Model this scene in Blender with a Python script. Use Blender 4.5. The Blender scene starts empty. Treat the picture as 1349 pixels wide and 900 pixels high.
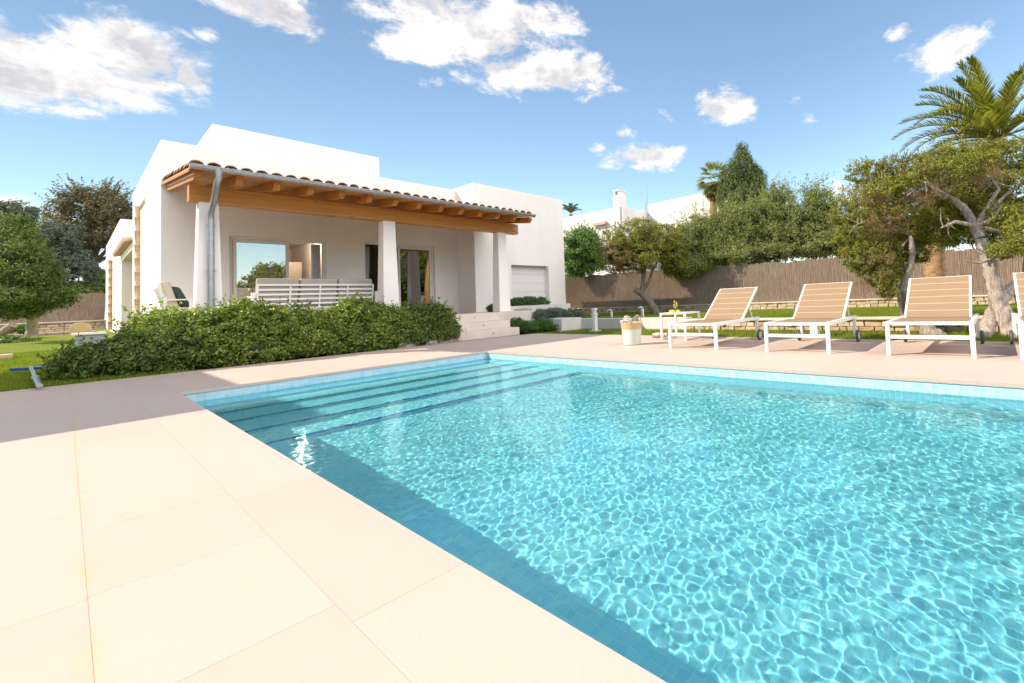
import bpy, math, random
import numpy as np
from mathutils import Matrix, Vector

random.seed(7)
sc = bpy.context.scene
COL = sc.collection
rad = math.radians

# ------------------------------------------------------------------ camera
def cam_axes(yaw, pitch, roll):
    cy, sy = math.cos(yaw), math.sin(yaw)
    d = np.array([cy*math.cos(pitch), sy*math.cos(pitch), math.sin(pitch)])
    r = np.array([sy, -cy, 0.]); u = np.cross(r, d)
    c, s = math.cos(roll), math.sin(roll)
    return np.array([c*r+s*u, -s*r+c*u, d])
M = cam_axes(0.6495388, 0.0424034, -0.0455898)
EYE = np.array([-0.7337, -7.0471, 0.78])
FPX, PX, PY = 588.869, 860.12, 368.32
cd = bpy.data.cameras.new('camera'); cam = bpy.data.objects.new('camera', cd); COL.objects.link(cam); sc.camera = cam
cd.sensor_width = 36; cd.lens = FPX*36/1349; cd.shift_x = (674.5-PX)/1349; cd.shift_y = (PY-450)/1349
cd.clip_start = .05; cd.clip_end = 3000
cam.matrix_world = Matrix(((M[0][0], M[1][0], -M[2][0], EYE[0]), (M[0][1], M[1][1], -M[2][1], EYE[1]),
                           (M[0][2], M[1][2], -M[2][2], EYE[2]), (0, 0, 0, 1)))
# survey helpers: where a sight line from the camera station meets a known plane of the site
def ray(X, Y): return np.array([(X-PX)/FPX, -(Y-PY)/FPX, 1.]) @ M
def gz(X, Y, z=0.): d = ray(X, Y); return EYE+(z-EYE[2])/d[2]*d
def gy(X, Y, y): d = ray(X, Y); return EYE+(y-EYE[1])/d[1]*d
def gx(X, Y, x): d = ray(X, Y); return EYE+(x-EYE[0])/d[0]*d
def gd(X, Y, dist): return EYE+ray(X, Y)*dist

# ------------------------------------------------------------------ materials
def new_mat(name):
    m = bpy.data.materials.new(name); m.use_nodes = True
    nt = m.node_tree; b = nt.nodes['Principled BSDF']
    return m, nt, b
def N(nt, t, **kw):
    n = nt.nodes.new(t)
    for k, v in kw.items():
        if k in n.inputs.keys(): n.inputs[k].default_value = v
        else: setattr(n, k, v)
    return n
def ramp(nt, fac, stops, interp='LINEAR'):
    r = nt.nodes.new('ShaderNodeValToRGB'); r.color_ramp.interpolation = interp
    e = r.color_ramp.elements
    while len(e) < len(stops): e.new(.5)
    for i, (p, c) in enumerate(stops):
        e[i].position = p; e[i].color = (*c, 1)
    nt.links.new(fac, r.inputs[0]); return r.outputs[0]
def coords(nt, scale=(1, 1, 1), kind='geo'):
    if kind == 'geo': g = nt.nodes.new('ShaderNodeNewGeometry').outputs['Position']
    else: g = nt.nodes.new('ShaderNodeTexCoord').outputs[kind]
    mp = nt.nodes.new('ShaderNodeMapping'); mp.inputs['Scale'].default_value = scale
    nt.links.new(g, mp.inputs[0]); return mp.outputs[0]
def noise(nt, vec, scale, detail=4, rough=.55, dist=0.):
    n = nt.nodes.new('ShaderNodeTexNoise'); n.inputs['Scale'].default_value = scale; n.inputs['Detail'].default_value = detail
    n.inputs['Roughness'].default_value = rough; n.inputs['Distortion'].default_value = dist
    nt.links.new(vec, n.inputs['Vector']); return n.outputs[0]
def bump(nt, b, h, strength=.3, dist=.01):
    n = nt.nodes.new('ShaderNodeBump'); n.inputs['Strength'].default_value = strength; n.inputs['Distance'].default_value = dist
    nt.links.new(h, n.inputs['Height']); nt.links.new(n.outputs[0], b.inputs['Normal'])
def mix(nt, f, a, b, mode='MIX'):
    m = nt.nodes.new('ShaderNodeMix'); m.data_type = 'RGBA'; m.blend_type = mode
    for s, v in ((m.inputs[0], f), (m.inputs[6], a), (m.inputs[7], b)):
        if hasattr(v, 'is_output'): nt.links.new(v, s)
        elif isinstance(v, (int, float)): s.default_value = v
        else: s.default_value = (*v, 1)
    return m.outputs[2]
def maths(nt, op, a, b=0., c=None, clamp=False):
    m = nt.nodes.new('ShaderNodeMath'); m.operation = op; m.use_clamp = clamp
    for s, v in zip(m.inputs, (a, b, c)):
        if v is None: continue
        if hasattr(v, 'is_output'): nt.links.new(v, s)
        else: s.default_value = v
    return m.outputs[0]
def simple(name, col, rough=.5, var=.06, scale=8., metal=0., bmp=0., spec=None):
    m, nt, b = new_mat(name)
    v = coords(nt); n = noise(nt, v, scale, 5)
    lo = tuple(max(0, c*(1-var)) for c in col); hi = tuple(min(1, c*(1+var)) for c in col)
    nt.links.new(ramp(nt, n, [(.3, lo), (.7, hi)]), b.inputs['Base Color'])
    b.inputs['Roughness'].default_value = rough; b.inputs['Metallic'].default_value = metal
    if spec is not None: b.inputs['Specular IOR Level'].default_value = spec
    if bmp: bump(nt, b, noise(nt, v, scale*12, 4), bmp, .004)
    return m
def island(nt): return nt.nodes.new('ShaderNodeNewGeometry').outputs['Random Per Island']

def leaf_mat(name, cols, trans=.35, nscale=1.3, rough=.5):
    m = bpy.data.materials.new(name); m.use_nodes = True; nt = m.node_tree; nt.nodes.clear()
    out = nt.nodes.new('ShaderNodeOutputMaterial')
    r = island(nt); v = coords(nt); n = noise(nt, v, nscale, 3)
    f = maths(nt, 'ADD', maths(nt, 'MULTIPLY', r, .55), maths(nt, 'MULTIPLY', n, .5))
    k = len(cols); c = ramp(nt, f, [(.18+.66*i/(k-1), cols[i]) for i in range(k)])
    b = nt.nodes.new('ShaderNodeBsdfPrincipled'); nt.links.new(c, b.inputs['Base Color']); b.inputs['Roughness'].default_value = rough
    b.inputs['Specular IOR Level'].default_value = .35
    t = nt.nodes.new('ShaderNodeBsdfTranslucent'); tc = mix(nt, 1., c, (1., 1.15, .55), 'MULTIPLY'); nt.links.new(tc, t.inputs[0])
    s = nt.nodes.new('ShaderNodeMixShader'); s.inputs[0].default_value = trans
    nt.links.new(b.outputs[0], s.inputs[1]); nt.links.new(t.outputs[0], s.inputs[2]); nt.links.new(s.outputs[0], out.inputs[0])
    return m

def mk_stucco(name, col, grime=.05):
    m, nt, b = new_mat(name); v = coords(nt)
    n = noise(nt, v, .9, 6, .6); f = noise(nt, coords(nt, (1, 1, .25)), 2.2, 5, .6)
    c = mix(nt, .5, ramp(nt, n, [(.3, tuple(c*(1-grime) for c in col)), (.7, col)]), ramp(nt, f, [(.35, tuple(c*(1-grime*1.8) for c in col)), (.65, col)]))
    nt.links.new(c, b.inputs['Base Color']); b.inputs['Roughness'].default_value = .9; b.inputs['Specular IOR Level'].default_value = .2
    hh = maths(nt, 'ADD', maths(nt, 'MULTIPLY', noise(nt, v, 60, 5, .6), .12), noise(nt, v, 5, 3, .5)); bump(nt, b, hh, .35, .02); return m
stucco = mk_stucco('stucco_white', (.88, .825, .785))
stucco_far = mk_stucco('stucco_far', (.80, .77, .73), .08)

def mk_deck():
    m, nt, b = new_mat('limestone_deck'); v = coords(nt)
    r = island(nt)
    base = ramp(nt, r, [(0., (.515, .395, .335)), (.45, (.532, .410, .350)), (1., (.55, .428, .367))])
    s = noise(nt, coords(nt, (1., 5., 1.)), 1.3, 7, .62, 1.2)
    c = mix(nt, ramp(nt, s, [(.42, (0, 0, 0)), (.62, (.45,)*3)]), base, (.53, .415, .33))
    y = noise(nt, coords(nt, (1.2, 3., 1.)), 2.1, 9, .72, 2.5)
    c = mix(nt, ramp(nt, y, [(.63, (0, 0, 0)), (.72, (.5,)*3)]), c, (.60, .44, .26))
    d = noise(nt, v, .55, 4); c = mix(nt, ramp(nt, d, [(.4, (0, 0, 0)), (.7, (.35,)*3)]), c, (.60, .485, .415))
    fine = noise(nt, v, 90, 4, .7); c = mix(nt, .12, c, ramp(nt, fine, [(.3, (.40, .31, .25)), (.7, (.74, .60, .50))]))
    g_ = nt.nodes.new('ShaderNodeNewGeometry').outputs['Position']; sx_ = nt.nodes.new('ShaderNodeSeparateXYZ'); nt.links.new(g_, sx_.inputs[0])
    dj = maths(nt, 'ABSOLUTE', maths(nt, 'ADD', sx_.outputs[0], .69)); mj = nt.nodes.new('ShaderNodeMapRange'); mj.inputs['From Min'].default_value = .035; mj.inputs['From Max'].default_value = .0; nt.links.new(dj, mj.inputs['Value'])
    st = ramp(nt, noise(nt, coords(nt, (3, 1, 1)), 2.6, 6, .65), [(.42, (0, 0, 0)), (.62, (.55,)*3)])
    c = mix(nt, maths(nt, 'MULTIPLY', mj.outputs[0], st), c, (.57, .41, .22))
    sp = ramp(nt, noise(nt, v, 5.5, 3, .5, 1.5), [(.71, (0, 0, 0)), (.76, (.4,)*3)]); c = mix(nt, sp, c, (.58, .40, .21))
    nt.links.new(c, b.inputs['Base Color']); b.inputs['Roughness'].default_value = .62; b.inputs['Specular IOR Level'].default_value = .3
    bump(nt, b, noise(nt, v, 45, 6, .65), .16, .004); return m
deck_m = mk_deck()
grout_m = simple('joint_filler', (.50, .375, .265), .9, .12, 6)

def mk_mosaic():
    m, nt, b = new_mat('aqua_glass_mosaic')
    uv = nt.nodes.new('ShaderNodeUVMap').outputs[0]
    sc_ = nt.nodes.new('ShaderNodeVectorMath'); sc_.operation = 'SCALE'; sc_.inputs['Scale'].default_value = 1/.046; nt.links.new(uv, sc_.inputs[0])
    fl = nt.nodes.new('ShaderNodeVectorMath'); fl.operation = 'FLOOR'; nt.links.new(sc_.outputs[0], fl.inputs[0])
    fr = nt.nodes.new('ShaderNodeVectorMath'); fr.operation = 'FRACTION'; nt.links.new(sc_.outputs[0], fr.inputs[0])
    wn = nt.nodes.new('ShaderNodeTexWhiteNoise'); wn.noise_dimensions = '3D'; nt.links.new(fl.outputs[0], wn.inputs[0])
    c = ramp(nt, wn.outputs[0], [(0., (.35, .565, .68)), (.35, (.39, .61, .725)), (.7, (.43, .64, .745)), (1., (.50, .68, .76))])
    sx = nt.nodes.new('ShaderNodeSeparateXYZ'); nt.links.new(fr.outputs[0], sx.inputs[0])
    def edge(o): return maths(nt, 'GREATER_THAN', maths(nt, 'ABSOLUTE', maths(nt, 'SUBTRACT', o, .5)), .455)
    e = maths(nt, 'MAXIMUM', edge(sx.outputs[0]), edge(sx.outputs[1]))
    c = mix(nt, e, c, (.55, .70, .71))
    nt.links.new(c, b.inputs['Base Color']); b.inputs['Roughness'].default_value = .25
    bump(nt, b, maths(nt, 'SUBTRACT', 1., e), .3, .002); return m
mosaic = mk_mosaic()
def mk_blue_strip():
    m, nt, b = new_mat('dark_blue_mosaic'); r = nt.nodes.new('ShaderNodeTexWhiteNoise')
    g = nt.nodes.new('ShaderNodeNewGeometry').outputs['Position']
    s = nt.nodes.new('ShaderNodeVectorMath'); s.operation = 'SCALE'; s.inputs['Scale'].default_value = 1/.046; nt.links.new(g, s.inputs[0])
    f = nt.nodes.new('ShaderNodeVectorMath'); f.operation = 'FLOOR'; nt.links.new(s.outputs[0], f.inputs[0]); nt.links.new(f.outputs[0], r.inputs[0])
    nt.links.new(ramp(nt, r.outputs[0], [(0, (.015, .05, .30)), (.6, (.03, .12, .45)), (1, (.10, .35, .62))]), b.inputs['Base Color'])
    b.inputs['Roughness'].default_value = .25; return m
blue_strip = mk_blue_strip()

def mk_wood(name, c0, c1, axis='x'):
    m, nt, b = new_mat(name)
    s = {'x': (.6, 9, 9), 'y': (9, .6, 9), 'z': (9, 9, .6)}[axis]
    n = noise(nt, coords(nt, s), 2.4, 6, .6, .6)
    c = ramp(nt, n, [(.3, c0), (.7, c1)])
    k = noise(nt, coords(nt, {'x': (1.2, 3, 3), 'y': (3, 1.2, 3), 'z': (3, 3, 1.2)}[axis]), 2.6, 2, .4)
    c = mix(nt, ramp(nt, k, [(.66, (0, 0, 0)), (.71, (.8,)*3)]), c, tuple(x*.45 for x in c0))
    nt.links.new(c, b.inputs['Base Color']); b.inputs['Roughness'].default_value = .5; bump(nt, b, n, .2, .004); return m
wood_x = mk_wood('pine_beam', (.44, .165, .03), (.60, .27, .06), 'x')
wood_y = mk_wood('pine_rafter', (.44, .16, .03), (.58, .26, .06), 'y')
board_m = mk_wood('pine_board', (.50, .24, .07), (.64, .35, .12), 'x')

def mk_terracotta():
    m, nt, b = new_mat('terracotta'); r = island(nt); v = coords(nt)
    c = ramp(nt, r, [(0, (.50, .29, .19)), (.4, (.64, .42, .30)), (.75, (.70, .52, .40)), (1, (.74, .60, .49))])
    c = mix(nt, ramp(nt, noise(nt, v, 14, 6, .7), [(.5, (0, 0, 0)), (.7, (.5,)*3)]), c, (.24, .12, .08))
    nt.links.new(c, b.inputs['Base Color']); b.inputs['Roughness'].default_value = .85; bump(nt, b, noise(nt, v, 50, 4), .3, .004); return m
terracotta = mk_terracotta()
zinc = simple('galvanised_zinc', (.42, .45, .48), .42, .12, 14, .75)
white_metal = simple('white_powder_coat', (.80, .79, .77), .35, .03, 5)
white_frame = simple('white_window_frame', (.74, .70, .66), .4, .03, 3)
wheel_grey = simple('grey_rubber', (.09, .085, .085), .6, .1, 20)
hub_m = simple('wheel_hub', (.62, .60, .58), .4)
concrete_w = mk_stucco('white_render_low_wall', (.66, .625, .59), .10)
curb_stone = simple('pale_stone_cap', (.62, .53, .42), .85, .12, 3, bmp=.4)
def mk_sling():
    m, nt, b = new_mat('beige_sling_mesh'); v = coords(nt, (1, 1, 1), 'Object')
    n = noise(nt, v, 3, 3)
    w = nt.nodes.new('ShaderNodeTexWave'); w.wave_type = 'BANDS'; w.bands_direction = 'Y'; w.inputs['Scale'].default_value = 60; nt.links.new(v, w.inputs[0])
    c = mix(nt, .25, ramp(nt, n, [(.3, (.41, .28, .165)), (.7, (.46, .32, .195))]), ramp(nt, w.outputs[1], [(0, (.34, .235, .14)), (1, (.52, .37, .235))]))
    out = nt.nodes['Material Output']; nt.links.new(c, b.inputs['Base Color']); b.inputs['Roughness'].default_value = .7
    t = nt.nodes.new('ShaderNodeBsdfTranslucent'); nt.links.new(c, t.inputs[0]); s = nt.nodes.new('ShaderNodeMixShader'); s.inputs[0].default_value = .35
    nt.links.new(b.outputs[0], s.inputs[1]); nt.links.new(t.outputs[0], s.inputs[2]); nt.links.new(s.outputs[0], out.inputs[0]); return m
sling = mk_sling(); sling_seam = simple('sling_seam', (.58, .45, .31), .7, .04)
cushion_m = simple('greige_outdoor_fabric', (.42, .385, .35), .9, .06, 5, bmp=.3)
cushion_l = simple('cream_fabric', (.62, .54, .44), .9, .06, 5, bmp=.3)
green_fab = simple('dark_green_fabric', (.045, .075, .06), .9, .1, 6, bmp=.3)
curtain_m = simple('white_curtain', (.70, .68, .69), .9, .04, 6)
room_m = simple('room_plaster', (.74, .64, .54), .9, .05, 2)
cab_m = simple('cabinet_beige', (.48, .40, .31), .6, .05, 2)
sky_lit = None
def mk_bark(name, c0, c1, sc_=(9, 9, 1.5), s=3.):
    m, nt, b = new_mat(name); v = coords(nt, sc_)
    n = noise(nt, v, s, 7, .7, .8); nt.links.new(ramp(nt, n, [(.32, c0), (.5, tuple((a+b_)/2 for a, b_ in zip(c0, c1))), (.68, c1)]), b.inputs['Base Color'])
    b.inputs['Roughness'].default_value = .9; bump(nt, b, n, .9, .03); return m
bark_pale = mk_bark('pale_juniper_bark', (.16, .12, .10), (.66, .57, .49))
bark_grey = mk_bark('grey_bark', (.09, .075, .065), (.36, .30, .25))
bark_dark = mk_bark('dark_bark', (.03, .025, .022), (.15, .12, .10))
bark_palm = mk_bark('palm_bark', (.22, .11, .05), (.56, .34, .17), (3, 3, 9), 2.2)
L_shrub = leaf_mat('hedge_leaf', [(.08, .125, .025), (.15, .22, .036), (.28, .36, .065), (.52, .55, .17)], .5, 2.6, .35)
L_junip = leaf_mat('juniper_leaf', [(.085, .095, .022), (.18, .185, .03), (.31, .30, .045), (.46, .43, .08)], .35, 1.4)
L_brown = leaf_mat('dry_twig_leaf', [(.17, .115, .06), (.30, .20, .10), (.45, .33, .18)], .35, 1.)
L_pine = leaf_mat('pine_leaf', [(.04, .08, .022), (.085, .14, .03), (.15, .22, .045), (.27, .34, .08)], .4, 1.6)
L_olive = leaf_mat('oleander_leaf', [(.10, .12, .04), (.19, .22, .065), (.31, .34, .12), (.48, .48, .22)], .45, .9)
L_round = leaf_mat('glossy_green_leaf', [(0.043, 0.102, 0.023), (0.087, 0.189, 0.036), (0.145, 0.275, 0.051), (0.246, 0.406, 0.087)], .3, 1.2)
L_cyp = leaf_mat('cypress_leaf', [(.04, .075, .02), (.08, .135, .03), (.15, .21, .05), (.24, .30, .08)], .25, 1.2)
L_dark = leaf_mat('dark_tree_leaf', [(.055, .055, .03), (.12, .105, .055), (.20, .17, .08), (.28, .23, .12)], .35, .6)
L_grey = leaf_mat('grey_green_leaf', [(0.065, 0.087, 0.058), (0.131, 0.160, 0.109), (0.217, 0.246, 0.174)], .25, 1.3)
L_low = leaf_mat('low_bush_leaf', [(0.029, 0.080, 0.017), (0.065, 0.160, 0.029), (0.116, 0.246, 0.043)], .3, 2.5)
L_lav = leaf_mat('lavender_leaf', [(0.072, 0.102, 0.080), (0.131, 0.167, 0.131), (0.217, 0.246, 0.189)], .2, 2.5)
L_palm = leaf_mat('palm_leaflet', [(.07, .085, .02), (.15, .17, .03), (.30, .29, .05), (.48, .42, .10)], .4, .8, .35)
L_yel = leaf_mat('yellow_green_leaf', [(0.102, 0.160, 0.023), (0.217, 0.290, 0.043), (0.377, 0.435, 0.072)], .45, 1.2)  # yellow-green foliage tones
core_m = simple('foliage_shade_core', (.055, .06, .028), .95, .3, 9)  # solid foliage core, dark tone stands for the shade inside
core_tw = simple('pale_twigs', (.24, .185, .13), .9, .3, 9)

def mk_grass():
    m, nt, b = new_mat('lawn_grass'); v = coords(nt); n = noise(nt, v, 1.1, 5, .6); f = noise(nt, v, 26, 5, .7)
    c = mix(nt, .45, ramp(nt, n, [(.3, (.12, .17, .012)), (.7, (.21, .26, .022))]), ramp(nt, f, [(.3, (.06, .10, .010)), (.7, (.25, .30, .03))]))
    nt.links.new(c, b.inputs['Base Color']); b.inputs['Roughness'].default_value = .9; b.inputs['Specular IOR Level'].default_value = .15
    bump(nt, b, f, .8, .03); return m
grass_m = mk_grass()
L_grass = leaf_mat('grass_blade', [(.10, .15, .012), (.19, .25, .02), (.30, .34, .035)], .4, 1.1)
soil_m = simple('dry_earth', (.20, .145, .095), .95, .25, 1.5, bmp=.6)
def mk_brush():
    m, nt, b = new_mat('heather_brushwood'); n = noise(nt, coords(nt, (26, 26, 1.1)), 3., 7, .72, .4); w = noise(nt, coords(nt, (1, 1, .6)), .7, 3)
    c = ramp(nt, n, [(.28, (.12, .088, .07)), (.5, (.33, .255, .21)), (.7, (.57, .46, .385))])
    c = mix(nt, ramp(nt, w, [(.4, (0, 0, 0)), (.65, (.35,)*3)]), c, (.30, .20, .15))
    nt.links.new(c, b.inputs['Base Color']); b.inputs['Roughness'].default_value = .95; b.inputs['Specular IOR Level'].default_value = .1
    bump(nt, b, n, .9, .03); return m
brush_m = mk_brush()
def mk_stone():
    m, nt, b = new_mat('dry_stone'); r = island(nt); v = coords(nt)
    c = ramp(nt, r, [(0, (.46, .31, .17)), (.3, (.58, .43, .26)), (.65, (.62, .50, .35)), (1, (.50, .42, .33))])
    c = mix(nt, ramp(nt, noise(nt, v, 9, 6, .7), [(.45, (0, 0, 0)), (.75, (.6,)*3)]), c, (.30, .20, .12))
    nt.links.new(c, b.inputs['Base Color']); b.inputs['Roughness'].default_value = .9; bump(nt, b, noise(nt, v, 30, 6), .5, .02); return m
stone_m = mk_stone(); mortar_m = simple('stone_wall_joint', (.22, .155, .10), .95, .2, 6)

def mk_glass_pane():
    m = bpy.data.materials.new('window_glass'); m.use_nodes = True; nt = m.node_tree; nt.nodes.clear()
    o = nt.nodes.new('ShaderNodeOutputMaterial'); t = nt.nodes.new('ShaderNodeBsdfTransparent'); t.inputs[0].default_value = (.62, .66, .64, 1)
    g = nt.nodes.new('ShaderNodeBsdfGlossy'); g.inputs['Roughness'].default_value = .0; g.inputs[0].default_value = (.95, .95, .95, 1)
    f = nt.nodes.new('ShaderNodeFresnel'); f.inputs[0].default_value = 2.6
    s = nt.nodes.new('ShaderNodeMixShader'); nt.links.new(maths(nt, 'ADD', f.outputs[0], .14, clamp=True), s.inputs[0]); nt.links.new(t.outputs[0], s.inputs[1]); nt.links.new(g.outputs[0], s.inputs[2]); nt.links.new(s.outputs[0], o.inputs[0])
    return m
pane_m = mk_glass_pane()
def mk_water():
    m = bpy.data.materials.new('pool_water'); m.use_nodes = True; nt = m.node_tree; nt.nodes.clear()
    o = nt.nodes.new('ShaderNodeOutputMaterial'); g = nt.nodes.new('ShaderNodeBsdfGlass'); g.inputs['IOR'].default_value = 1.33; g.inputs['Roughness'].default_value = 0
    g.inputs[0].default_value = (.64, 1., 1., 1); nt.links.new(g.outputs[0], o.inputs[0]); return m
water_m = mk_water()

# ------------------------------------------------------------------ mesh building
ROOT = {}
def off(o):
    while o is not None:
        if o.name in ROOT: return ROOT[o.name]
        o = o.parent
    return np.zeros(3)
def tag(o, label=None, cat=None, group=None, kind=None):
    if label: o['label'] = label
    if cat: o['category'] = cat
    if group: o['group'] = group
    if kind: o['kind'] = kind
    return o
def thing(name, loc, label, cat, group=None):
    o = bpy.data.objects.new(name, None); COL.objects.link(o); o.location = [float(v) for v in loc]
    o.empty_display_size = .1; ROOT[o.name] = np.array(loc, float); return tag(o, label, cat, group)
def link_mesh(name, me, mat, parent=None, loc=None):
    o = bpy.data.objects.new(name, me); COL.objects.link(o)
    for m in (mat if isinstance(mat, (list, tuple)) else [mat]): me.materials.append(m)
    if parent is not None: o.parent = parent
    if loc is not None:
        o.location = [float(v) for v in loc]; ROOT[o.name] = np.array(loc, float)
    return o
def np_mesh(name, V, F, mat, parent=None, smooth=False, fm=None, loc=None):
    V = np.asarray(V, float)-(off(parent) if parent is not None else (np.array(loc, float) if loc is not None else 0))
    F = np.asarray(F, np.int32); k = F.shape[1]
    me = bpy.data.meshes.new(name); me.vertices.add(len(V)); me.vertices.foreach_set('co', V.astype(np.float32).ravel())
    me.loops.add(F.size); me.loops.foreach_set('vertex_index', F.ravel())
    me.polygons.add(len(F)); me.polygons.foreach_set('loop_start', np.arange(0, F.size, k, dtype=np.int32))
    if fm is not None: me.polygons.foreach_set('material_index', np.asarray(fm, np.int32))
    me.polygons.foreach_set('use_smooth', np.full(len(F), smooth)); me.update(calc_edges=True)
    return link_mesh(name, me, mat, parent, loc)
class MB:
    def __init__(s): s.v = []; s.f = []; s.m = []; s.sm = []
    def add(s, vs, fs, mi=0, smooth=False):
        b = len(s.v); s.v += [tuple(map(float, p)) for p in vs]
        for f in fs: s.f.append(tuple(b+i for i in f)); s.m.append(mi); s.sm.append(smooth)
        return s
    def box(s, x0, x1, y0, y1, z0, z1, mi=0):
        return s.add([(x0, y0, z0), (x1, y0, z0), (x1, y1, z0), (x0, y1, z0), (x0, y0, z1), (x1, y0, z1), (x1, y1, z1), (x0, y1, z1)],
                     [(0, 3, 2, 1), (4, 5, 6, 7), (0, 1, 5, 4), (1, 2, 6, 5), (2, 3, 7, 6), (3, 0, 4, 7)], mi)
    def hexa(s, p, mi=0, smooth=False):   # 8 corners: bottom ring, top ring
        return s.add(p, [(0, 3, 2, 1), (4, 5, 6, 7), (0, 1, 5, 4), (1, 2, 6, 5), (2, 3, 7, 6), (3, 0, 4, 7)], mi, smooth)
    def bar(s, a, b, w, h, up=(0, 0, 1), mi=0):
        a, b = np.array(a, float), np.array(b, float); d = (b-a)/np.linalg.norm(b-a); u = np.array(up, float)
        r = np.cross(d, u); r /= np.linalg.norm(r); u = np.cross(r, d)
        c = []
        for p in (a, b):
            for i, j in ((-1, -1), (1, -1), (1, 1), (-1, 1)): c.append(p+r*i*w/2+u*j*h/2)
        return s.hexa(c, mi)
    def tube(s, pts, radii, n=8, mi=0, cap=True, wob=0., rng=None):
        pts = [np.array(p, float) for p in pts]
        if not hasattr(radii, '__len__'): radii = [radii]*len(pts)
        vs = []; ref = np.array([.31, .72, .61])
        for i, p in enumerate(pts):
            d = pts[min(i+1, len(pts)-1)]-pts[max(i-1, 0)]; d = d/(np.linalg.norm(d)+1e-9)
            a = np.cross(d, ref); a /= np.linalg.norm(a); b = np.cross(d, a)
            for k in range(n):
                t = 2*math.pi*k/n; rr = radii[i]*(1+(rng.uniform(-wob, wob) if rng is not None else 0))
                vs.append(p+rr*(math.cos(t)*a+math.sin(t)*b))
        fs = [(i*n+k, i*n+(k+1) % n, (i+1)*n+(k+1) % n, (i+1)*n+k) for i in range(len(pts)-1) for k in range(n)]
        s.add(vs, fs, mi, True)
        if cap:
            s.add(vs[:n], [tuple(range(n))], mi); s.add(vs[-n:], [tuple(range(n))[::-1]], mi)
        return s
    def lathe(s, c, prof, n=20, mi=0, sx=1., sy=1.):
        vs = [(c[0]+r*sx*math.cos(2*math.pi*k/n), c[1]+r*sy*math.sin(2*math.pi*k/n), c[2]+z) for r, z in prof for k in range(n)]
        return s.add(vs, [(i*n+k, i*n+(k+1) % n, (i+1)*n+(k+1) % n, (i+1)*n+k) for i in range(len(prof)-1) for k in range(n)], mi, True)
    def ball(s, c, r, n=12, mi=0):
        c = np.array(c, float); r = np.array(r if hasattr(r, '__len__') else (r, r, r), float)
        prof = [(math.sin(math.pi*i/(n//2)), -math.cos(math.pi*i/(n//2))) for i in range(n//2+1)]
        vs = [(c[0]+p*r[0]*math.cos(2*math.pi*k/n), c[1]+p*r[1]*math.sin(2*math.pi*k/n), c[2]+z*r[2]) for p, z in prof for k in range(n)]
        return s.add(vs, [(i*n+k, i*n+(k+1) % n, (i+1)*n+(k+1) % n, (i+1)*n+k) for i in range(len(prof)-1) for k in range(n)], mi, True)
    def build(s, name, mat, parent=None, bevel=0., seg=2, loc=None):
        o_ = off(parent) if parent is not None else (np.array(loc, float) if loc is not None else np.zeros(3))
        me = bpy.data.meshes.new(name); me.from_pydata([tuple(np.array(p)-o_) for p in s.v], [], s.f)
        me.polygons.foreach_set('material_index', s.m); me.polygons.foreach_set('use_smooth', s.sm); me.update()
        o = link_mesh(name, me, mat, parent, loc)
        if bevel:
            b = o.modifiers.new('bevel', 'BEVEL'); b.width = bevel; b.segments = seg; b.limit_method = 'ANGLE'; b.angle_limit = rad(40)
            b.harden_normals = False
        return o
def B(*a): return MB().box(*a)

# ------------------------------------------------------------------ foliage
def leaf_quads(P, Nn, size, asp, rng, jit=.6, updir=None):
    n = len(P)
    nr = Nn+rng.normal(0, jit, (n, 3)); nr /= np.linalg.norm(nr, axis=1)[:, None]
    a = rng.normal(0, 1, (n, 3))
    if updir is not None: a = a*.5+np.array(updir)
    a -= (a*nr).sum(1)[:, None]*nr; a /= np.linalg.norm(a, axis=1)[:, None]+1e-9
    b = np.cross(nr, a); s = size*rng.uniform(.6, 1.35, n)[:, None]
    V = np.stack([P-a*s*.5, P+b*s*asp*.5+nr*s*.05, P+a*s*.5, P-b*s*asp*.5+nr*s*.05], 1).reshape(-1, 3)
    F = np.arange(4*n).reshape(n, 4); return V, F
def clump_points(clumps, nsub, nleaf, rc, rng, squash=.75, zmin=None, shell=.82, stretch=(1, 1, 1)):
    C = np.array([c[:3] for c in clumps]); Rr = np.array([c[3:6] for c in clumps])
    w = (Rr[:, 0]*Rr[:, 1]+Rr[:, 0]*Rr[:, 2]+Rr[:, 1]*Rr[:, 2]); w /= w.sum()
    ci = rng.choice(len(C), nsub, p=w)
    d = rng.normal(0, 1, (nsub, 3)); d /= np.linalg.norm(d, axis=1)[:, None]
    rr = np.where(rng.random(nsub) < .8, rng.uniform(shell, 1.06, nsub), rng.uniform(min(.45, shell-.05), shell, nsub))
    S = C[ci]+d*Rr[ci]*rr[:, None]
    # keep only sub clumps that are not deep inside another clump
    keep = np.ones(nsub, bool)
    for c, r in zip(C, Rr): keep &= (((S-c)/r)**2).sum(1) > .30
    S, d = S[keep], d[keep]; ns = len(S)
    si = np.repeat(np.arange(ns), nleaf); nd = rng.normal(0, 1, (len(si), 3)); nd /= np.linalg.norm(nd, axis=1)[:, None]
    rsub = rc*rng.uniform(.55, 1.3, ns)[si]
    P = S[si]+nd*rsub[:, None]*rng.uniform(.3, 1., len(si))[:, None]*np.array(stretch)*np.array([1, 1, squash])
    Nn = nd*.8+d[si]*.6+np.array([0, 0, .35])
    if zmin is not None:
        k = P[:, 2] > zmin; P, Nn = P[k], Nn[k]
    return P, Nn
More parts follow.
